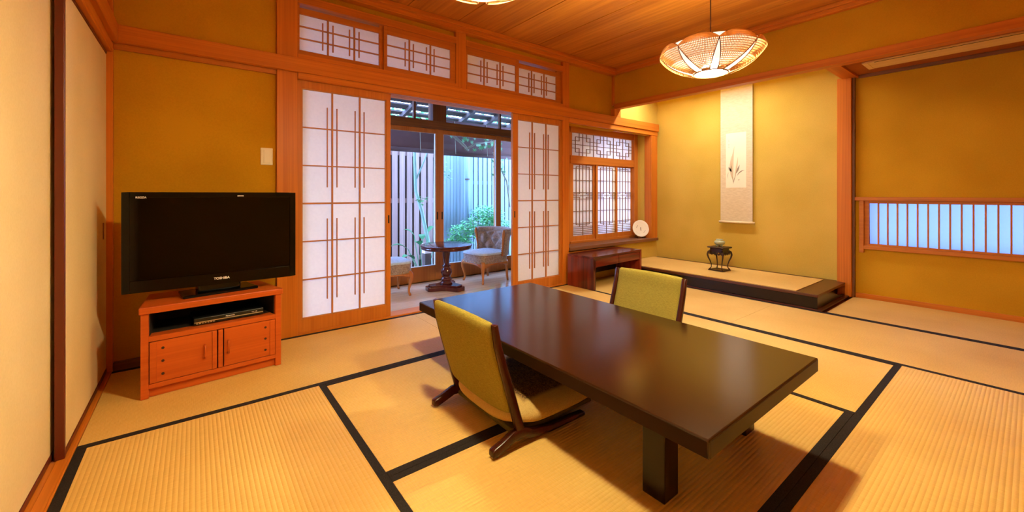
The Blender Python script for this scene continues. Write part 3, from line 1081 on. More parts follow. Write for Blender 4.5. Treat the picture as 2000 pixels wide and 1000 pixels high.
def pendant(label, loc):
    t = thing('pendant_lamp', label, 'lamp', loc, 0, 'woven pendant lamps')
    # loc is the middle of the shade
    MB().tube([(0, 0, 0.085), (0, 0, ZC - loc[2])], 0.0035, 8).build('cord', 'cord', t)
    MB().lathe([(0.0, ZC - loc[2] - 0.03), (0.045, ZC - loc[2] - 0.028), (0.05, ZC - loc[2])], 24).build('ceiling_cup', 'cord', t, smooth=True)
    # inner cloth bowl
    pr = []
    for k in range(11):
        f = k / 10
        r_, z_ = bowl(f)
        pr.append((r_ - 0.005, z_ + 0.003))
    for k in range(1, 7):
        f = k / 6
        pr.append((0.255 - 0.028 * f, -0.005 + 0.034 * math.sin(f * PI / 2)))
    MB().lathe(pr, 64, cap=False).build('cloth_lining', LINING, t, smooth=True)
    # eight woven petals
    az0 = math.atan2(-1.12, -2.3) + R(8.8) - PI / 8 if loc[0] > 1.5 else R(-101)
    for k in range(8):
        ac = az0 + k * PI / 4
        def srf(u, v, dr=0.006):
            half = R(22.5) * (0.50 + 0.50 * min(1, v / 0.62) ** 0.8)
            s_ = 2 * u - 1
            if v <= 0.62:
                r, z = bowl(v / 0.62)
            else:
                f = (v - 0.62) / 0.38 * max(0.0, math.cos(s_ * PI / 2))
                r = 0.260 - 0.020 * f
                z = -0.008 + 0.036 * math.sin(f * PI / 2)
            ang = ac + half * s_
            r += dr + 0.004 * math.cos(s_ * PI / 2)
            return (r * math.cos(ang), r * math.sin(ang), z)
        m = MB()
        for q in range(25):
            u = q / 24
            m.tube([srf(u, v / 14) for v in range(5 if q % 2 else 0, 15)], 0.0020, 4, cap=False)
        for q in range(1, 26):
            v = q / 26
            m.tube([srf(u / 10, v, 0.0085) for u in range(11)], 0.0020, 4, cap=False)
        pet = m.build('woven_petal', 'wicker', t)
        rim = MB()
        edge = [srf(0, v / 14) for v in range(15)] + [srf(u / 12, 1) for u in range(1, 12)] + [srf(1, 1 - v / 14) for v in range(15)]
        rim.tube(edge, 0.0028, 6)
        rim.build('rim', 'rattan_rim', pet, smooth=True)
    rg = MB()
    rg.tube([(0.088 * math.cos(2 * PI * k / 32), 0.088 * math.sin(2 * PI * k / 32), -0.121) for k in range(33)], 0.004, 6)
    rg.build('bottom_ring', 'rattan_rim', t, smooth=True)
    MB().lathe([(0.0, 0.09), (0.02, 0.088), (0.022, 0.0), (0.018, -0.072), (0.0, -0.072)], 20).build('socket', 'cord', t, smooth=True)
    MB().sphere((0, 0, -0.105), (0.060, 0.060, 0.036), 24, 12).build('bulb', BULB, t, smooth=True)
    return t

LINING = lamp_cloth('lamp_lining', 2.4)
BULB = emitter('bulb_glow', LAMP_COLOR, LAMP_POWER * 10)
pendant('woven rattan pendant lamp lit above the low table, in front of the hanging wall', (2.30, 1.123, 1.803))
pendant('woven rattan pendant lamp cut off by the top edge, only its glowing underside showing', (0.78, 1.165, 1.826))

# ------------------------------------------------------------------ scroll in the alcove
t = thing('hanging_scroll', 'tall pale hanging scroll with a plant sketch on the alcove wall', 'scroll', (5.05, 2.165, 0.66))
SX = 5.052
MB().box(SX, SX + 0.003, 1.985, 2.345, 0.68, 2.44).build('silk_mount', 'scroll_silk', t, world=True)
MB().box(SX - 0.001, SX + 0.001, 2.052, 2.282, 1.075, 1.728).build('painting', 'scroll_paper', t, world=True)
MB().tube([(SX, 1.962, 0.667), (SX, 2.362, 0.667)], 0.013, 14).build('roller', plain('roller_ivory', (0.80, 0.66, 0.40), 0.4), t, smooth=True, world=True)
MB().tube([(SX, 1.982, 2.445), (SX, 2.348, 2.445)], 0.007, 10).build('top_rod', 'slat', t, smooth=True, world=True)
def stroke(pts, wid):
    """a flat brush stroke on the scroll; pts in (right, up) metres from the foot of the plant"""
    m = MB()
    n = len(pts)
    q = []
    for i, (a, b_) in enumerate(pts):
        dx = pts[min(i + 1, n - 1)][0] - pts[max(i - 1, 0)][0]
        dz = pts[min(i + 1, n - 1)][1] - pts[max(i - 1, 0)][1]
        l = math.hypot(dx, dz) or 1
        ww = wid * (math.sin(PI * min(max(i / (n - 1), 0.06), 0.96)) if n > 2 else 1)
        q.append(((a - dz / l * ww, b_ + dx / l * ww), (a + dz / l * ww, b_ - dx / l * ww)))
    for (l0, r0), (l1, r1) in zip(q, q[1:]):
        P = lambda p: (SX - 0.0016, 2.195 - p[0], 1.125 + p[1])
        m.quad(P(l0), P(r0), P(r1), P(l1))
    return m
def bend(a, b, c, n=10):
    return [((1 - s) ** 2 * a[0] + 2 * s * (1 - s) * b[0] + s * s * c[0], (1 - s) ** 2 * a[1] + 2 * s * (1 - s) * b[1] + s * s * c[1]) for s in [k / n for k in range(n + 1)]]
for a, b_, c, wd, mt in [((0, 0.02), (-0.03, 0.25), (0.012, 0.44), 0.012, 'leaf_wash'), ((0.0, 0.03), (-0.05, 0.16), (-0.02, 0.33), 0.012, 'leaf_wash'),
                         ((0.01, 0.05), (0.04, 0.18), (0.05, 0.31), 0.009, 'leaf_wash'), ((0.03, 0.12), (0.05, 0.16), (0.07, 0.22), 0.010, 'ink'),
                         ((0.04, 0.09), (0.07, 0.15), (0.125, 0.155), 0.006, 'ink'), ((-0.055, 0.20), (-0.04, 0.17), (-0.022, 0.14), 0.012, 'ink'),
                         ((0, 0.0), (-0.004, 0.05), (-0.012, 0.09), 0.002, 'ink_dark'), ((0, 0.0), (0.012, 0.06), (0.03, 0.12), 0.002, 'ink'),
                         ((-0.062, 0.06), (-0.07, 0.11), (-0.055, 0.14), 0.002, 'ink'), ((0.055, 0.035), (0.06, 0.045), (0.07, 0.05), 0.004, 'ink')]:
    stroke(bend(a, b_, c), wd).build('brush_stroke', mt, t, world=True)
for dz in (0.52, 0.505, 0.465, 0.45, 0.435):
    stroke([(-0.058, dz), (-0.052, dz + 0.004), (-0.047, dz)], 0.003).build('inscription', 'ink', t, world=True)

# ------------------------------------------------------------------ carved stand and incense burner
t = thing('carved_stand', 'small black carved stand with bowed legs on the alcove platform', 'stand', (4.66, 2.175, PZ + 0.002), R(-5))
t.scale = (0.80, 0.80, 1.0)
MB().box(-0.105, 0.105, -0.105, 0.105, 0.0, 0.014).build('base_board', 'carved', t, bevel=0.003)
MB().prism([(-0.125, 0.262), (-0.10, 0.252), (0.10, 0.252), (0.125, 0.262), (0.105, 0.270), (-0.105, 0.270)], -0.115, 0.115, 'y').build('top', 'carved', t, bevel=0.003)
ap = MB()
ap.box(-0.088, 0.088, -0.088, 0.088, 0.205, 0.252)
ap.build('waist', 'carved', t, bevel=0.004)
for k in range(4):
    m = MB()
    for i in range(12):
        a = -0.085 + i * 0.17 / 11
        m.sphere((a, -0.094, 0.192 + 0.006 * math.cos(i * 1.9)), (0.010, 0.006, 0.013), 8, 6)
    o = m.build('carved_apron', 'carved', t, smooth=True)
    o.rotation_euler = (0, 0, k * PI / 2)
for sx in (-1, 1):
    for sy in (-1, 1):
        pts = [(0.080, 0.222), (0.104, 0.205), (0.112, 0.178), (0.104, 0.145), (0.088, 0.11), (0.076, 0.07), (0.076, 0.038), (0.086, 0.020), (0.096, 0.016)]
        rr = [0.014, 0.014, 0.012, 0.010, 0.008, 0.0065, 0.006, 0.007, 0.006]
        sm = []
        for i in range(len(pts) - 1):
            for q in (0, 0.5):
                sm.append((pts[i][0] * (1 - q) + pts[i + 1][0] * q, pts[i][1] * (1 - q) + pts[i + 1][1] * q, rr[i] * (1 - q) + rr[i + 1] * q))
        sm.append((*pts[-1], rr[-1]))
        MB().tube([(sx * p[0], sy * p[0], p[1]) for p in sm], [p[2] for p in sm], 8).build('leg', 'carved', t, smooth=True)
t = thing('incense_burner', 'small celadon incense burner on top of the carved stand', 'incense burner', (4.66, 2.175, PZ + 0.272))
MB().lathe([(0.0, 0.016), (0.03, 0.016), (0.050, 0.028), (0.056, 0.046), (0.050, 0.062), (0.036, 0.068), (0.034, 0.076), (0.040, 0.080), (0.030, 0.081), (0.026, 0.070), (0.0, 0.068)], 32).build('bowl', 'celadon', t, smooth=True)
for k in range(3):
    a = k * 2 * PI / 3 + 0.4
    MB().tube([(0.026 * math.cos(a), 0.026 * math.sin(a), 0.022), (0.034 * math.cos(a), 0.034 * math.sin(a), 0.0)], [0.009, 0.006], 8).build('foot', 'celadon', t, smooth=True)

# ------------------------------------------------------------------ red lacquer desk
t = thing('writing_desk', 'low red-brown lacquer writing desk with two drawers beside the right paper door', 'desk', (3.70, 3.0, 0.0015), R(3.5))
dx = 0.462
MB().box(-dx, dx, -0.175, 0.175, 0.325, 0.346).build('top', 'red_lacquer_x', t, bevel=0.003)
for s_ in (-1, 1):
    MB().box(s_ * dx - (0.04 if s_ > 0 else 0), s_ * dx + (0.04 if s_ < 0 else 0), -0.175, 0.175, 0.0, 0.325).build('side_panel', 'red_lacquer', t, bevel=0.003)
MB().box(-dx + 0.04, dx - 0.04, -0.150, 0.170, 0.232, 0.325).build('drawer_box', 'black', t)
MB().box(-dx + 0.04, dx - 0.04, 0.155, 0.172, 0.08, 0.24).build('back_panel', 'lacquer', t)
for s_ in (-1, 1):
    MB().box(min(s_ * 0.003, s_ * (dx - 0.042)), max(s_ * 0.003, s_ * (dx - 0.042)), -0.172, -0.15, 0.234, 0.323).build('drawer', 'red_lacquer_x', t, bevel=0.002)

# ------------------------------------------------------------------ plate on its stand
t = thing('display_plate', 'round cream plate with brushed writing propped up on the dark sill', 'plate', (4.80, 3.30, 0.402), R(-33))
tilt = R(90 - 14)
pm = MB().lathe([(0.0, 0.006), (0.07, 0.006), (0.085, 0.008), (0.113, 0.018), (0.115, 0.021), (0.111, 0.022), (0.084, 0.013), (0.07, 0.011), (0.0, 0.011)], 48)
pl = pm.build('dish', 'ceramic', t, smooth=True)
pl.location = (0, 0.012, 0.126)
pl.rotation_euler = (tilt, 0, 0)
def ink(pts, wid):
    m = MB()
    n = len(pts)
    for i in range(n - 1):
        (ax, ay), (bx, by) = pts[i], pts[i + 1]
        dx, dy = bx - ax, by - ay
        l = math.hypot(dx, dy)
        ox, oy = -dy / l * wid, dx / l * wid
        zz = lambda x, y: 0.0125 if math.hypot(x, y) < 0.084 else 0.0125 + (math.hypot(x, y) - 0.084) * 0.33
        m.quad(*[(px, py, zz(px, py)) for px, py in ((ax - ox, ay - oy), (bx - ox, by - oy), (bx + ox, by + oy), (ax + ox, ay + oy))])
    return m
ink([(0.001, -0.030), (0.004, -0.018), (-0.001, -0.008), (0.003, 0.004), (0.001, 0.016)], 0.0042).build('brush_lettering', 'ink_dark', pl)
for a0, a1, r_, wd in ((128, 172, 0.055, 0.0022), (-58, -18, 0.068, 0.0014), (60, 110, 0.082, 0.0008), (-150, -100, 0.078, 0.0008)):
    ink([(r_ * math.cos(R(a0 + (a1 - a0) * k / 8)), r_ * math.sin(R(a0 + (a1 - a0) * k / 8))) for k in range(9)], wd).build('brush_stroke', 'ink_dark' if wd > 0.001 else 'pale_mark', pl)
t2 = thing('plate_stand', 'small black wooden easel under the cream plate', 'stand', (4.80, 3.30, 0.402), R(-33))
for s_ in (-1, 1):
    MB().tube([(s_ * 0.05, -0.032, 0.020), (s_ * 0.05, -0.027, 0.005), (s_ * 0.05, 0.08, 0.005)], 0.005, 8).tube([(s_ * 0.045, 0.06, 0.006), (s_ * 0.02, 0.050, 0.15)], 0.0045, 8).build('arm', 'carved', t2)
MB().tube([(-0.05, 0.055, 0.008), (0.05, 0.055, 0.008)], 0.004, 8).build('crossbar', 'carved', t2)

# ------------------------------------------------------------------ long slot fixture in the low ceiling
t = thing('ceiling_slot_fixture', 'long pale wooden slot fixture set into the low dark ceiling', 'ceiling fixture', (4.72, 0.1, 2.15))
MB().box(4.60, 4.86, YF + 0.1, 0.925, 2.140, 2.1495).build('panel', 'pale_wood', t, bevel=0.001, seg=1, world=True)
MB().box(4.60, 4.61, YF + 0.1, 0.925, 2.137, 2.140).box(4.61, 4.86, 0.89, 0.925, 2.137, 2.140).build('frame', 'pale_wood', t, world=True)
MB().box(4.608, 4.632, YF + 0.12, 0.845, 2.1385, 2.1402).build('slot', 'dark_void', t, world=True)

# ------------------------------------------------------------------ veranda
VY = 4.34
w = MB()
for k in range(11):
    w.box(-0.5, 4.15, 3.33 + k * 0.0945, 3.33 + (k + 1) * 0.0945 - 0.001, -0.05, -0.012)
struct(w.build('floor_veranda', 'floor_boards', bevel=0.001, seg=1))
struct(MB().box(-0.62, -0.5, 3.30, 4.5, -0.3, 2.62).build('wall_veranda_left', 'plaster'))
struct(MB().box(4.12, 4.2, 3.56, 4.5, -0.3, 2.62).build('wall_veranda_right', 'plaster'))
struct(MB().box(-0.62, 4.2, VY - 0.02, VY + 0.10, 2.14, 2.62).build('wall_veranda_front', 'dark_x'))
struct(MB().box(-0.62, 4.2, VY - 0.04, VY + 0.12, -0.3, -0.012).build('trim_30', 'dark_x'))
struct(MB().box(-0.5, 4.12, VY - 0.045, VY + 0.08, 1.765, 1.855).build('trim_31', 'dark_x', bevel=0.004))
struct(MB().box(2.185, 2.36, VY - 0.045, VY + 0.08, 1.855, 2.14).build('trim_32', 'dark_z', bevel=0.003))
struct(MB().box(0.36, 0.50, VY - 0.045, VY + 0.08, -0.012, 2.14).box(4.0, 4.12, VY - 0.045, VY + 0.08, -0.012, 2.14).build('trim_33', 'dark_z', bevel=0.003))

def glass_door(name, x0, x1, y, sw0=0.052, sw1=0.052, pulls=()):
    root = struct_root(name, ((x0 + x1) / 2, y, 0))
    f = MB()
    f.box(x0, x0 + sw0, y - 0.018, y + 0.018, -0.011, 1.764)
    f.box(x1 - sw1, x1, y - 0.018, y + 0.018, -0.011, 1.764)
    f.box(x0 + sw0, x1 - sw1, y - 0.016, y + 0.016, -0.011, 0.162)
    f.box(x0 + sw0, x1 - sw1, y - 0.016, y + 0.016, 1.712, 1.764)
    f.build('frame', 'dark_door', root, bevel=0.003, seg=1, world=True)
    MB().quad((x0 + sw0 - .01, y, 0.155), (x1 - sw1 + .01, y, 0.155), (x1 - sw1 + .01, y, 1.72), (x0 + sw0 - .01, y, 1.72)).build('pane', 'glass', root, world=True)
    e = MB()
    for a, b in ((x0 + sw0, x0 + sw0 + 0.006), (x1 - sw1 - 0.006, x1 - sw1)):
        e.box(a, b, y - 0.012, y + 0.012, 0.162, 1.712)
    e.box(x0 + sw0, x1 - sw1, y - 0.012, y + 0.012, 0.162, 0.170)
    e.build('glazing_bead', plain('bead', (0.55, 0.55, 0.55), 0.5), root, world=True)
    for px in pulls:
        MB().box(px - 0.008, px + 0.008, y - 0.0195, y - 0.017, 0.70, 0.79).build('finger_pull', 'dark_void', root, world=True)

M['dark_door'] = wood('door_wood', (0.36, 0.115, 0.028), (0.50, 0.18, 0.045), 'z')
glass_door('door_6', 0.50, 1.40, VY + 0.03)
glass_door('door_7', 1.36, 2.29, VY, 0.052, 0.055, (2.255,))
glass_door('door_8', 2.285, 3.19, VY + 0.004, 0.055, 0.075, (2.32,))
glass_door('door_9', 3.12, 4.0, VY + 0.04)
for n, (a, b) in enumerate([(0.5, 2.185), (2.36, 4.0)]):
    root = struct_root('window_%d' % (10 + n), ((a + b) / 2, VY, 1.855))
    MB().quad((a, VY + .02, 1.855), (b, VY + .02, 1.855), (b, VY + .02, 2.14), (a, VY + .02, 2.14)).build('pane', 'glass', root, world=True)
    mm = MB()
    for x in ((1.25, 1.98) if n == 0 else (3.19,)):
        mm.box(x - 0.012, x + 0.012, VY, VY + 0.04, 1.855, 2.14)
    mm.build('mullion', 'dark_z', root, world=True)

# round pedestal table
M['mahogany'] = wood('mahogany', (0.045, 0.008, 0.010), (0.10, 0.018, 0.016), 'z', rough=0.14, spec=0.6, fine=30)
t = thing('pedestal_table', 'round dark red pedestal table between the two tufted chairs', 'table', (2.12, 3.86, -0.012), R(20))
MB().lathe([(0.0, 0.425), (0.24, 0.425), (0.262, 0.432), (0.268, 0.445), (0.262, 0.455), (0.275, 0.462), (0.275, 0.474), (0.262, 0.478), (0.0, 0.478)], 56).build('tabletop', 'mahogany', t, smooth=True, bevel=0.001)
MB().lathe([(0.0, 0.055), (0.062, 0.055), (0.066, 0.068), (0.058, 0.080), (0.048, 0.088), (0.058, 0.098), (0.062, 0.110), (0.050, 0.124), (0.038, 0.132), (0.050, 0.15), (0.060, 0.175), (0.058, 0.20), (0.040, 0.228), (0.034, 0.236), (0.046, 0.243), (0.046, 0.252), (0.030, 0.262), (0.034, 0.33), (0.042, 0.40), (0.060, 0.415), (0.06, 0.428), (0.0, 0.428)], 32).build('pedestal', 'mahogany', t, smooth=True)
base = []
for k in range(3):
    a = k * 2 * PI / 3 - PI / 2
    c, s_ = math.cos(a), math.sin(a)
    for (r_, o_) in ((0.085, -0.085), (0.20, -0.060), (0.215, -0.045), (0.215, 0.045), (0.20, 0.060), (0.085, 0.085)):
        base.append((r_ * c - o_ * s_, r_ * s_ + o_ * c))
MB().prism(base, 0.0, 0.042).prism([(p[0] * 0.86, p[1] * 0.86) for p in base], 0.042, 0.058).build('base', 'mahogany', t, bevel=0.004)

# tufted chairs
def brocade(name):
    m, nt, b = new_mat(name)
    mp = tex_coords(nt, (38, 38, 38))
    n = nt.nodes.new('ShaderNodeTexNoise')
    n.inputs['Scale'].default_value = 1.0
    n.inputs['Distortion'].default_value = 1.6
    nt.links.new(mp.outputs[0], n.inputs['Vector'])
    r = ramp(nt, n.outputs['Fac'], [(0.40, (0.22, 0.15, 0.11)), (0.52, (0.38, 0.31, 0.26)), (0.60, (0.24, 0.17, 0.13))])
    nt.links.new(r.outputs[0], b.inputs['Base Color'])
    b.inputs['Roughness'].default_value = 0.7
    b.inputs['Sheen Weight'].default_value = 0.3
    return m
M['brocade'] = brocade('taupe_brocade')
M['seat_skylit'] = fabric('skylit_seat_cloth', (0.40, 0.50, 0.58), (0.52, 0.62, 0.70), (60, 60, 60), bump=0.2)  # the blue of the sky light is put into the seat's colour
M['honey'] = wood('honey_wood', (0.36, 0.12, 0.028), (0.48, 0.17, 0.04), 'z', rough=0.25, spec=0.5)
M['brass'] = plain('brass', (0.80, 0.62, 0.30), 0.25, 0.5, 1.0)

def tufted_chair(label, loc, rz):
    """faces +x; origin on the floor under the seat's centre"""
    t = thing('tufted_chair', label, 'chair', loc, rz, 'tufted veranda chairs')
    # seat: rounded front, flat-ish top
    def outline(a):
        c, s_ = math.cos(a), math.sin(a)
        e = 0.55
        x = 0.225 * math.copysign(abs(c) ** e, c)
        y = (0.215 + 0.02 * (c > 0) * c) * math.copysign(abs(s_) ** e, s_)
        return x, y
    def seatfn(u, v):
        x, y = outline(2 * PI * u)
        if v < 0.35:
            return x * 0.97, y * 0.97, 0.225 + 0.10 * v / 0.35
        if v < 0.6:
            f = (v - 0.35) / 0.25
            return x * (1.0 - 0.04 * f * f), y * (1.0 - 0.04 * f * f), 0.325 + 0.020 * f
        f = (v - 0.6) / 0.4
        return x * 0.96 * (1 - f), y * 0.96 * (1 - f), 0.345 + 0.022 * math.sin(f * PI / 2)
    seat = MB().grid(lambda u, v: seatfn(u, v * 0.36), 48, 6, closed_u=True).build('seat_band', 'brocade', t, smooth=True)
    MB().grid(lambda u, v: seatfn(u, 0.35 + v * 0.65), 48, 14, closed_u=True).build('seat', 'seat_skylit', t, smooth=True)
    # rail with a shaped lower edge
    fr = MB()
    def railfn(u, v):
        x, y = outline(2 * PI * u)
        low = 0.196 + 0.018 * math.cos(8 * PI * u)
        return x * 0.975, y * 0.975, low + (0.228 - low) * v
    fr.grid(railfn, 64, 2, closed_u=True)
    fr.build('seat_rail', 'honey', t, smooth=True, solid=0.014)
    nl = MB()
    for k in range(56):
        x, y = outline(2 * PI * k / 56)
        nl.sphere((x * 0.985, y * 0.985, 0.236 + 0.006 * math.cos(8 * PI * k / 56)), 0.0055, 6, 4)
    nl.build('nail_trim', 'brass', t, smooth=True)
    # wrapped, buttoned back
    def arc(u):
        a = R(-78) + R(156) * u
        return -0.03 - 0.205 * math.cos(a), 0.225 * math.sin(a) / math.sin(R(78)) * 0.98
    def backfn(side):
        def fn(u, v):
            x, y = arc(u)
            d = Vector((x + 0.03, y * 0.6, 0)).normalized()
            z = 0.30 + v * 0.285
            lean = 0.035 * v + 0.05 * max(0, v - 0.72) ** 1.5 * 4 * (1 if side > 0 else 0.5)
            q = 0.0
            if side < 0 and 0.06 < u < 0.94 and v < 0.9:
                cu_, cv = u * 8, v * 3.2
                row = math.floor(cv)
                q = 0.050 * abs(math.sin(PI * (cu_ + cv) / 2)) * abs(math.sin(PI * (cu_ - cv) / 2)) ** 1.0
            th = 0.030 * side
            off = th + lean - (q if side < 0 else 0) + (0.006 if side < 0 else 0)
            return x + d.x * off, y + d.y * off, z
        return fn
    m = MB()
    NU, NV = 48, 24
    n0 = len(m.v); m.grid(backfn(-1), NU, NV)
    n1 = len(m.v); m.grid(backfn(1), NU, NV)
    st = NV + 1
    for i in range(NU):
        for e in (0, NV):
            m.f.append((n0 + i * st + e, n0 + (i + 1) * st + e, n1 + (i + 1) * st + e, n1 + i * st + e))
    for j in range(NV):
        for e in (0, NU):
            m.f.append((n0 + e * st + j, n0 + e * st + j + 1, n1 + e * st + j + 1, n1 + e * st + j))
    m.build('backrest', 'brocade', t, smooth=True)
    tp = MB().tube([(arc(k / 40)[0] - 0.052 * math.cos(R(-78) + R(156) * k / 40), arc(k / 40)[1] * 1.12, 0.578) for k in range(41)], 0.036, 12)
    tp.build('top_roll', 'brocade', t, smooth=True)
    for e in (0, 1):
        x, y = arc(e)
        s_ = 1 if e else -1
        MB().tube([(x + 0.012, y + s_ * 0.004, 0.30), (x + 0.006, y + s_ * 0.006, 0.40), (x + 0.010, y + s_ * 0.02, 0.50), (x + 0.016, y + s_ * 0.032, 0.56), (x + 0.008, y + s_ * 0.035, 0.60)], [0.012, 0.012, 0.016, 0.020, 0.014], 10, flat=(1, 0.7)).build('arm_facing', 'honey', t, smooth=True)
        nl = MB()
        for k in range(12):
            nl.sphere((x + 0.018, y + s_ * (0.012 + 0.028 * k / 11) - s_ * 0.022, 0.32 + 0.25 * k / 11), 0.005, 6, 4)
        nl.build('nail_trim', 'brass', t, smooth=True)
    for sx, sy in ((1, 1), (1, -1), (-1, 1), (-1, -1)):
        bx, by = (0.175 * sx, 0.165 * sy)
        ox, oy = 0.7 * sx, 0.7 * sy
        if sx > 0:
            pr = [(0.0, 0.235, 0.030), (0.022, 0.205, 0.028), (0.026, 0.17, 0.022), (0.014, 0.12, 0.016), (0.002, 0.07, 0.0125), (0.002, 0.035, 0.012), (0.014, 0.012, 0.014), (0.020, 0.0, 0.010)]
        else:
            pr = [(0.0, 0.235, 0.022), (0.008, 0.17, 0.018), (0.010, 0.11, 0.015), (0.014, 0.05, 0.014), (0.022, 0.0, 0.012)]
        MB().tube([(bx + ox * p[0], by + oy * p[0], p[1]) for p in pr], [p[2] for p in pr], 10).build('leg', 'honey', t, smooth=True)
    return t

tufted_chair('tufted chair right of the pedestal table, its buttoned back in view', (2.70, 3.97, -0.012), PI + R(6))
tufted_chair('tufted chair left of the pedestal table, half hidden by the left paper door', (1.52, 4.01, -0.012), R(-4))

# ------------------------------------------------------------------ garden
struct(MB().box(5.20, 6.3, -1.6, 1.6, 1.25, 1.31).build('trim_34', 'dark_y'))          # unseen roof, added to keep sky light off the low window
M['fence'] = wood('weathered_fence', (0.36, 0.25, 0.21), (0.60, 0.44, 0.38), 'z', rough=0.8, fine=40)
M['fence_grey'] = wood('grey_fence', (0.15, 0.24, 0.28), (0.23, 0.33, 0.37), 'z', rough=0.8, fine=40)
M['leaf'] = plain('leaf_green', (0.07, 0.30, 0.12), 0.4, 0.4)
M['leaf_light'] = plain('leaf_light_green', (0.16, 0.50, 0.20), 0.5, 0.3)
M['bark'] = plain('bark', (0.30, 0.30, 0.22), 0.9)
M['soil'] = plaster('garden_soil', (0.035, 0.035, 0.03), (0.10, 0.095, 0.08))
M['stone'] = plaster('garden_stone', (0.16, 0.17, 0.18), (0.30, 0.31, 0.32))
M['bamboo'] = plain('bamboo', (0.42, 0.44, 0.30), 0.5)
M['eave'] = plain('eave_wood', (0.10, 0.08, 0.07), 0.8)

g = MB().grid(lambda u, v: (-3 + 12 * u, 4.4 + 10 * v, -0.24 + 0.015 * math.sin(u * 41) * math.sin(v * 33)), 40, 40).build('ground', 'soil')
struct(g)

def board_fence(x0, x1, y, z0, z1, label, mat, pitch, gap, rail_z):
    t = thing('board_fence', label, 'fence', ((x0 + x1) / 2, y, z0))
    m = MB()
    x = x0
    while x < x1 - 0.02:
        m.box(x, min(x + pitch - gap, x1), y, y + 0.02, z0, z1)
        x += pitch
    m.build('plank_panel', mat, t, bevel=0.002, seg=1, world=True)
    for rz_ in rail_z:
        MB().box(x0, x1, y + 0.02, y + 0.06, rz_ - 0.035, rz_ + 0.035).build('rail', mat, t, world=True)
    MB().box(x0, x1, y + 0.10, y + 0.12, z0, z1).build('backing', 'eave', t, world=True)
    return t
board_fence(-0.6, 3.16, 5.95, -0.26, 1.85, 'brown wooden board fence with wide gaps, nearest the glass doors', 'fence', 0.118, 0.034, (1.63, 0.90, 0.0))
board_fence(3.95, 7.2, 6.5, -0.26, 2.4, 'pale grey board fence behind the leafy shrub', 'fence_grey', 0.105, 0.022, (2.1, 1.22, 0.2))
t = thing('metal_fence', 'plain grey corrugated metal fence between the two board fences', 'fence', (3.55, 6.35, -0.26))
m = MB()
for k in range(24):
    x = 3.16 + k * 0.0333
    m.box(x, x + 0.0333, 6.33 + 0.006 * (k % 2), 6.35 + 0.006 * (k % 2), -0.26, 2.3)
m.build('panel', 'fence_grey', t, world=True)
MB().box(3.93, 3.99, 6.30, 6.40, -0.26, 2.4).build('post', 'fence_grey', t, world=True)
t = thing('drain_pipe', 'pale upright drain pipe in front of the grey metal fence', 'pipe', (3.84, 6.22, -0.26))
MB().tube([(3.84, 6.22, -0.26), (3.84, 6.22, 2.2)], 0.035, 12).build('pipe', 'fence_grey', t, smooth=True, world=True)
for z in (0.35, 1.25):
    MB().tube([(3.84, 6.22, z), (3.84, 6.22, z + 0.03)], 0.042, 12).build('bracket', 'eave', t, world=True)

# neighbouring eave: rafters and battens with sky between
t = thing('eave_lattice', 'dark eave of rafters and battens above the garden glass', 'eave', (2.3, 5.0, 2.0))
for k in range(11):
    x = 0.0 + k * 0.46
    m = MB()
    m.prism([(4.50, 2.34), (5.75, 2.02), (5.75, 2.08), (4.50, 2.40)], x, x + 0.05, 'x')
    m.build('rafter', 'eave', t, world=True)
m = MB()
for y, h in ((4.60, 0.15), (4.83, 0.15), (5.04, 0.14), (5.24, 0.13), (5.46, 0.09), (5.72, 0.05)):
    z = 2.375 - (y - 4.5) * 0.256 + 0.025
    m.prism([(y, z), (y + h, z - h * 0.256), (y + h, z - h * 0.256 + 0.02), (y, z + 0.02)], -0.5, 6.0, 'x')
m.build('battens', 'eave', t, world=True)

# bamboo blinds with their rolled lower end
def blind(x0, x1, y, zb, label):
    t = thing('bamboo_blind', label, 'blind', ((x0 + x1) / 2, y, zb), 0, 'bamboo blinds')
    m = MB()
    z = zb + 0.03
    while z < 2.05:
        m.box(x0, x1, y - 0.002, y + 0.002, z, z + 0.0089)
        z += 0.0092
    m.build('screen', M['blind'], t, world=True)
    MB().tube([(x0 - .02, y - 0.01, zb + 0.005), (x1 + .02, y - 0.01, zb + 0.005)], 0.030, 12).build('roll', 'blind_roll', t, smooth=True, world=True)
    for k in range(3):
        x = x0 + (x1 - x0) * (0.15 + 0.35 * k)
        MB().tube([(x, y - 0.045, zb), (x, y - 0.006, 2.05)], 0.004, 6).build('cord', 'bamboo', t, world=True)
M['blind'] = plain('blind_reed', (0.15, 0.08, 0.07), 0.8)
M['blind_roll'] = plain('blind_roll', (0.11, 0.06, 0.05), 0.8)
blind(1.1, 2.70, 5.25, 1.60, 'reed blind hanging in front of the brown board fence')
blind(2.72, 4.3, 5.15, 1.575, 'reed blind with a dark roll hanging above the leafy shrub')

# slender pale trunk, broad-leaved plant, shrub, maple spray
def leaf_blade(m, base, tip, width, droop=0.25, n=8):
    base, tip = Vector(base), Vector(tip)
    d = tip - base
    side = d.cross(Vector((0, 0, 1)))
    side = side.normalized() if side.length > 1e-4 else Vector((1, 0, 0))
    s0 = len(m.v)
    for i in range(n + 1):
        f = i / n
        p = base + d * f + Vector((0, 0, droop * d.length * (math.sin(PI * f) * 0.5)))
        w_ = width * math.sin(PI * (0.06 + 0.94 * f) ** 0.85) if f < 1 else 0.0
        m.v += [tuple(p - side * w_ + Vector((0, 0, 0.25 * w_))), tuple(p), tuple(p + side * w_ + Vector((0, 0, 0.25 * w_)))]
    for i in range(n):
        a = s0 + i * 3
        m.f += [(a, a + 1, a + 4, a + 3), (a + 1, a + 2, a + 5, a + 4)]

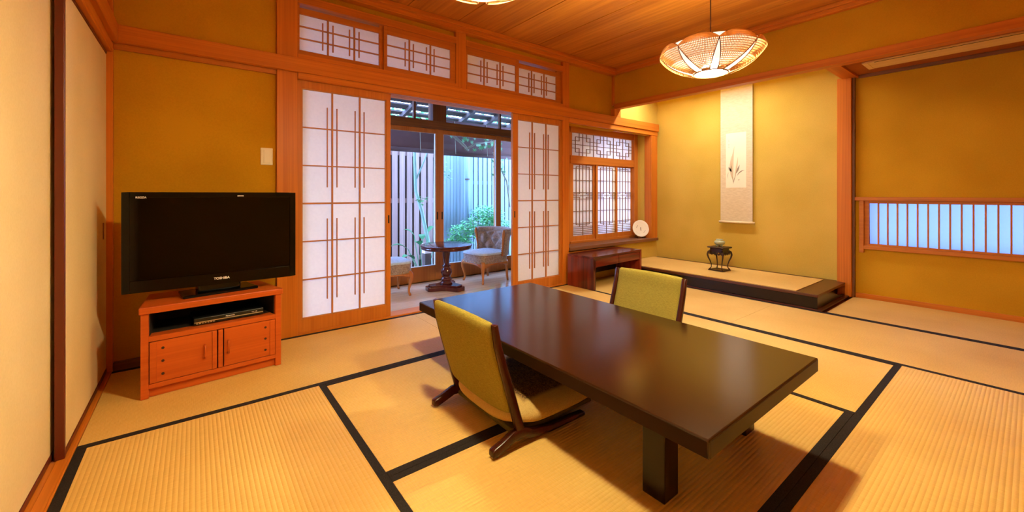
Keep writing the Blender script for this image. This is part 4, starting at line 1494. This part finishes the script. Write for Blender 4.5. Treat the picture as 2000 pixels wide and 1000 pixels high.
def leaf_cloud(m, centres, n, size):
    for _ in range(n):
        c, r = random.choice(centres)
        while True:
            q = Vector((random.uniform(-1, 1), random.uniform(-1, 1), random.uniform(-1, 1)))
            if q.length < 1:
                break
        p = Vector(c) + Vector((q.x * r[0], q.y * r[1], q.z * r[2]))
        a, t_ = random.uniform(0, 2 * PI), random.uniform(-0.6, 0.5)
        l = size * random.uniform(0.7, 1.3)
        d = Vector((math.cos(a) * math.cos(t_), math.sin(a) * math.cos(t_), math.sin(t_))) * l
        s_ = d.cross(Vector((0, 0, 1))).normalized() * l * 0.24
        n0 = len(m.v)
        m.v += [tuple(p), tuple(p + d * 0.45 + s_), tuple(p + d), tuple(p + d * 0.45 - s_)]
        m.f.append((n0, n0 + 1, n0 + 2, n0 + 3))

t = thing('slender_tree', 'slender pale green trunk rising in front of the brown board fence', 'tree', (2.80, 5.55, -0.24))
MB().tube([(2.80, 5.55, -0.25), (2.74, 5.55, 0.3), (2.64, 5.55, 0.75), (2.545, 5.55, 1.05), (2.53, 5.55, 1.5), (2.52, 5.55, 1.98)], [0.032, 0.030, 0.026, 0.024, 0.022, 0.018], 10).tube([(2.545, 5.55, 1.2), (2.66, 5.5, 1.5), (2.80, 5.45, 1.95)], [0.014, 0.011, 0.007], 8).build('trunk', M['pale_bark'] if 'pale_bark' in M else plain('pale_bark', (0.30, 0.50, 0.40), 0.8), t, smooth=True, world=True)
m = MB()
leaf_cloud(m, [((2.62, 5.5, 0.92), (0.07, 0.05, 0.06)), ((2.9, 5.4, 1.9), (0.25, 0.15, 0.12)), ((3.02, 5.5, 1.35), (0.10, 0.1, 0.16))], 90, 0.07)
m.build('leaves', 'leaf_light', t, world=True)

t = thing('broad_leaf_plant', 'plant with long broad dark green leaves behind the pedestal table', 'plant', (2.62, 5.45, -0.24))
for ang, ln, rise, wd in [(150, 0.30, 0.90, 0.055), (200, 0.42, 0.45, 0.07), (165, 0.48, 0.62, 0.06), (20, 0.22, 0.95, 0.05), (340, 0.34, 0.66, 0.055), (75, 0.18, 0.80, 0.05), (250, 0.38, 0.55, 0.06), (220, 0.26, 0.72, 0.06), (300, 0.30, 0.60, 0.05)]:
    m = MB()
    a = R(ang)
    st = (2.62 + 0.03 * math.cos(a), 5.45 + 0.03 * math.sin(a), -0.24)
    md = (2.62 + 0.45 * ln * math.cos(a), 5.45 + 0.45 * ln * math.sin(a), -0.24 + rise * 0.72)
    leaf_blade(m, md, (2.62 + ln * math.cos(a), 5.45 + ln * math.sin(a), -0.24 + rise * 0.80), wd, 0.35)
    m.tube([st, md], 0.006, 6)
    m.build('leaf', 'leaf', t, smooth=True, world=True)

t = thing('leafy_shrub', 'bright leafy shrub behind the right tufted chair', 'shrub', (3.85, 5.9, -0.24))
for (dx_, dy_, hz) in [(0.0, 0.0, 0.72), (-0.3, 0.02, 0.45), (0.3, 0.05, 0.70), (0.1, -0.1, 0.5), (-0.15, -0.05, 0.6)]:
    MB().tube([(3.85, 5.9, -0.24), (3.85 + dx_ * 0.5, 5.9 + dy_, hz * 0.45 - 0.1), (3.85 + dx_, 5.9 + dy_, hz)], [0.014, 0.009, 0.005], 6).build('stem', 'bark', t, world=True)
m = MB()
leaf_cloud(m, [((4.05, 5.9, 0.66), (0.32, 0.25, 0.16)), ((3.95, 5.85, 0.50), (0.45, 0.25, 0.14)), ((3.62, 5.85, 0.38), (0.38, 0.25, 0.13)), ((3.42, 5.8, 0.22), (0.25, 0.2, 0.10)), ((4.25, 5.95, 0.45), (0.30, 0.2, 0.16))], 4200, 0.062)
m.build('foliage', 'leaf_light', t, world=True)

t = thing('maple_branch_tree', 'maple with a forked bough reaching in front of the reed blind', 'tree', (2.60, 5.02, -0.24))
MB().tube([(2.60, 5.02, -0.25), (2.59, 5.02, 0.8), (2.60, 5.02, 1.8), (2.60, 5.02, 2.08)], [0.035, 0.032, 0.028, 0.024], 10).tube([(2.60, 5.02, 2.02), (2.78, 4.98, 1.86), (3.02, 4.96, 1.68), (3.08, 4.96, 1.62)], [0.026, 0.024, 0.021, 0.016], 8).tube([(3.05, 4.96, 1.64), (3.2, 4.95, 1.73), (3.5, 4.95, 1.78)], [0.018, 0.012, 0.006], 8).build('bough', 'bark', t, smooth=True, world=True)
m = MB()
def maple_leaf(m, p, size, yaw):
    n0 = len(m.v)
    p = Vector(p)
    m.v.append(tuple(p))
    pts = []
    for k in range(15):
        a = R(-150) + R(300) * k / 14 - PI / 2
        r_ = size * (1.0 if k % 2 == 0 else 0.42)
        pts.append(p + Vector((math.cos(a) * r_ * math.cos(yaw), math.cos(a) * r_ * math.sin(yaw), math.sin(a) * r_)))
    for q in pts:
        m.v.append(tuple(q))
    for k in range(14):
        m.f.append((n0, n0 + 1 + k, n0 + 2 + k))
for _ in range(46):
    maple_leaf(m, (random.uniform(2.85, 3.75), random.uniform(4.75, 5.1), random.uniform(1.66, 1.95)), random.uniform(0.03, 0.055), random.uniform(-0.5, 0.5))
for _ in range(16):
    maple_leaf(m, (random.uniform(3.42, 3.72), random.uniform(4.8, 5.0), random.uniform(1.28, 1.55)), random.uniform(0.03, 0.05), random.uniform(-0.5, 0.5))
m.build('foliage', 'leaf_light', t, world=True)
MB().tube([(3.5, 4.95, 1.62), (3.78, 4.98, 1.20), (3.86, 5.0, 0.8)], [0.012, 0.012, 0.010], 8).build('drooping_twig', 'bark', t, smooth=True, world=True)

t = thing('background_tree', 'pale leafy tree crown seen above the fences through the eave', 'tree', (4.0, 9.0, -0.24))
MB().tube([(4.0, 9.0, -0.25), (4.0, 9.0, 3.0)], 0.08, 8).build('trunk', 'bark', t, world=True)
m = MB()
leaf_cloud(m, [((3.2, 9.0, 2.75), (1.2, 0.6, 0.42)), ((4.8, 9.0, 2.8), (1.4, 0.6, 0.4)), ((6.4, 9.2, 2.9), (1.2, 0.6, 0.45))], 1400, 0.20)
m.build('foliage', 'leaf_light', t, world=True)

t = thing('garden_lantern_post', 'small dark garden light with a white cap behind the pedestal table', 'garden light', (2.45, 5.0, -0.24))
MB().box(2.405, 2.495, 4.955, 5.045, -0.24, 0.21).build('post', 'eave', t, bevel=0.004, world=True)
MB().box(2.40, 2.50, 4.95, 5.05, 0.21, 0.34).build('cap', plain('white_cap', (0.85, 0.85, 0.85), 0.5), t, bevel=0.006, world=True)
for k, (x, y, r_) in enumerate([(3.25, 5.1, 0.16), (3.55, 5.25, 0.20), (3.40, 4.85, 0.10), (3.15, 4.8, 0.08)]):
    m = MB()
    ph = random.uniform(0, 6)
    m.grid(lambda u, v: (r_ * (1 + 0.12 * math.sin(6 * PI * u + ph)) * math.cos(2 * PI * u) * math.sin(PI * v), 0.8 * r_ * math.sin(2 * PI * u) * math.sin(PI * v) * (1 + 0.1 * math.cos(4 * PI * u + ph)), -0.6 * r_ * math.cos(PI * v)), 14, 8, closed_u=True)
    o = m.build('garden_stone', 'stone', smooth=True)
    o.location = (x, y, -0.24 + 0.35 * r_)
    tag(o, ['rounded grey stone left of the right tufted chair, in the garden', 'largest grey stone under the leafy shrub', 'small grey stone close to the glass, right of the pedestal', 'smallest grey stone beside the pedestal column'][k], 'stone', 'garden stones')
m = MB()
leaf_cloud(m, [((2.4, 4.85, -0.20), (0.9, 0.35, 0.06)), ((3.3, 4.9, -0.18), (0.7, 0.35, 0.08))], 420, 0.07)
tag(m.build('ground_cover_leaves', 'leaf'), 'low dark ground cover behind the glass doors', 'ground cover', kind='stuff')
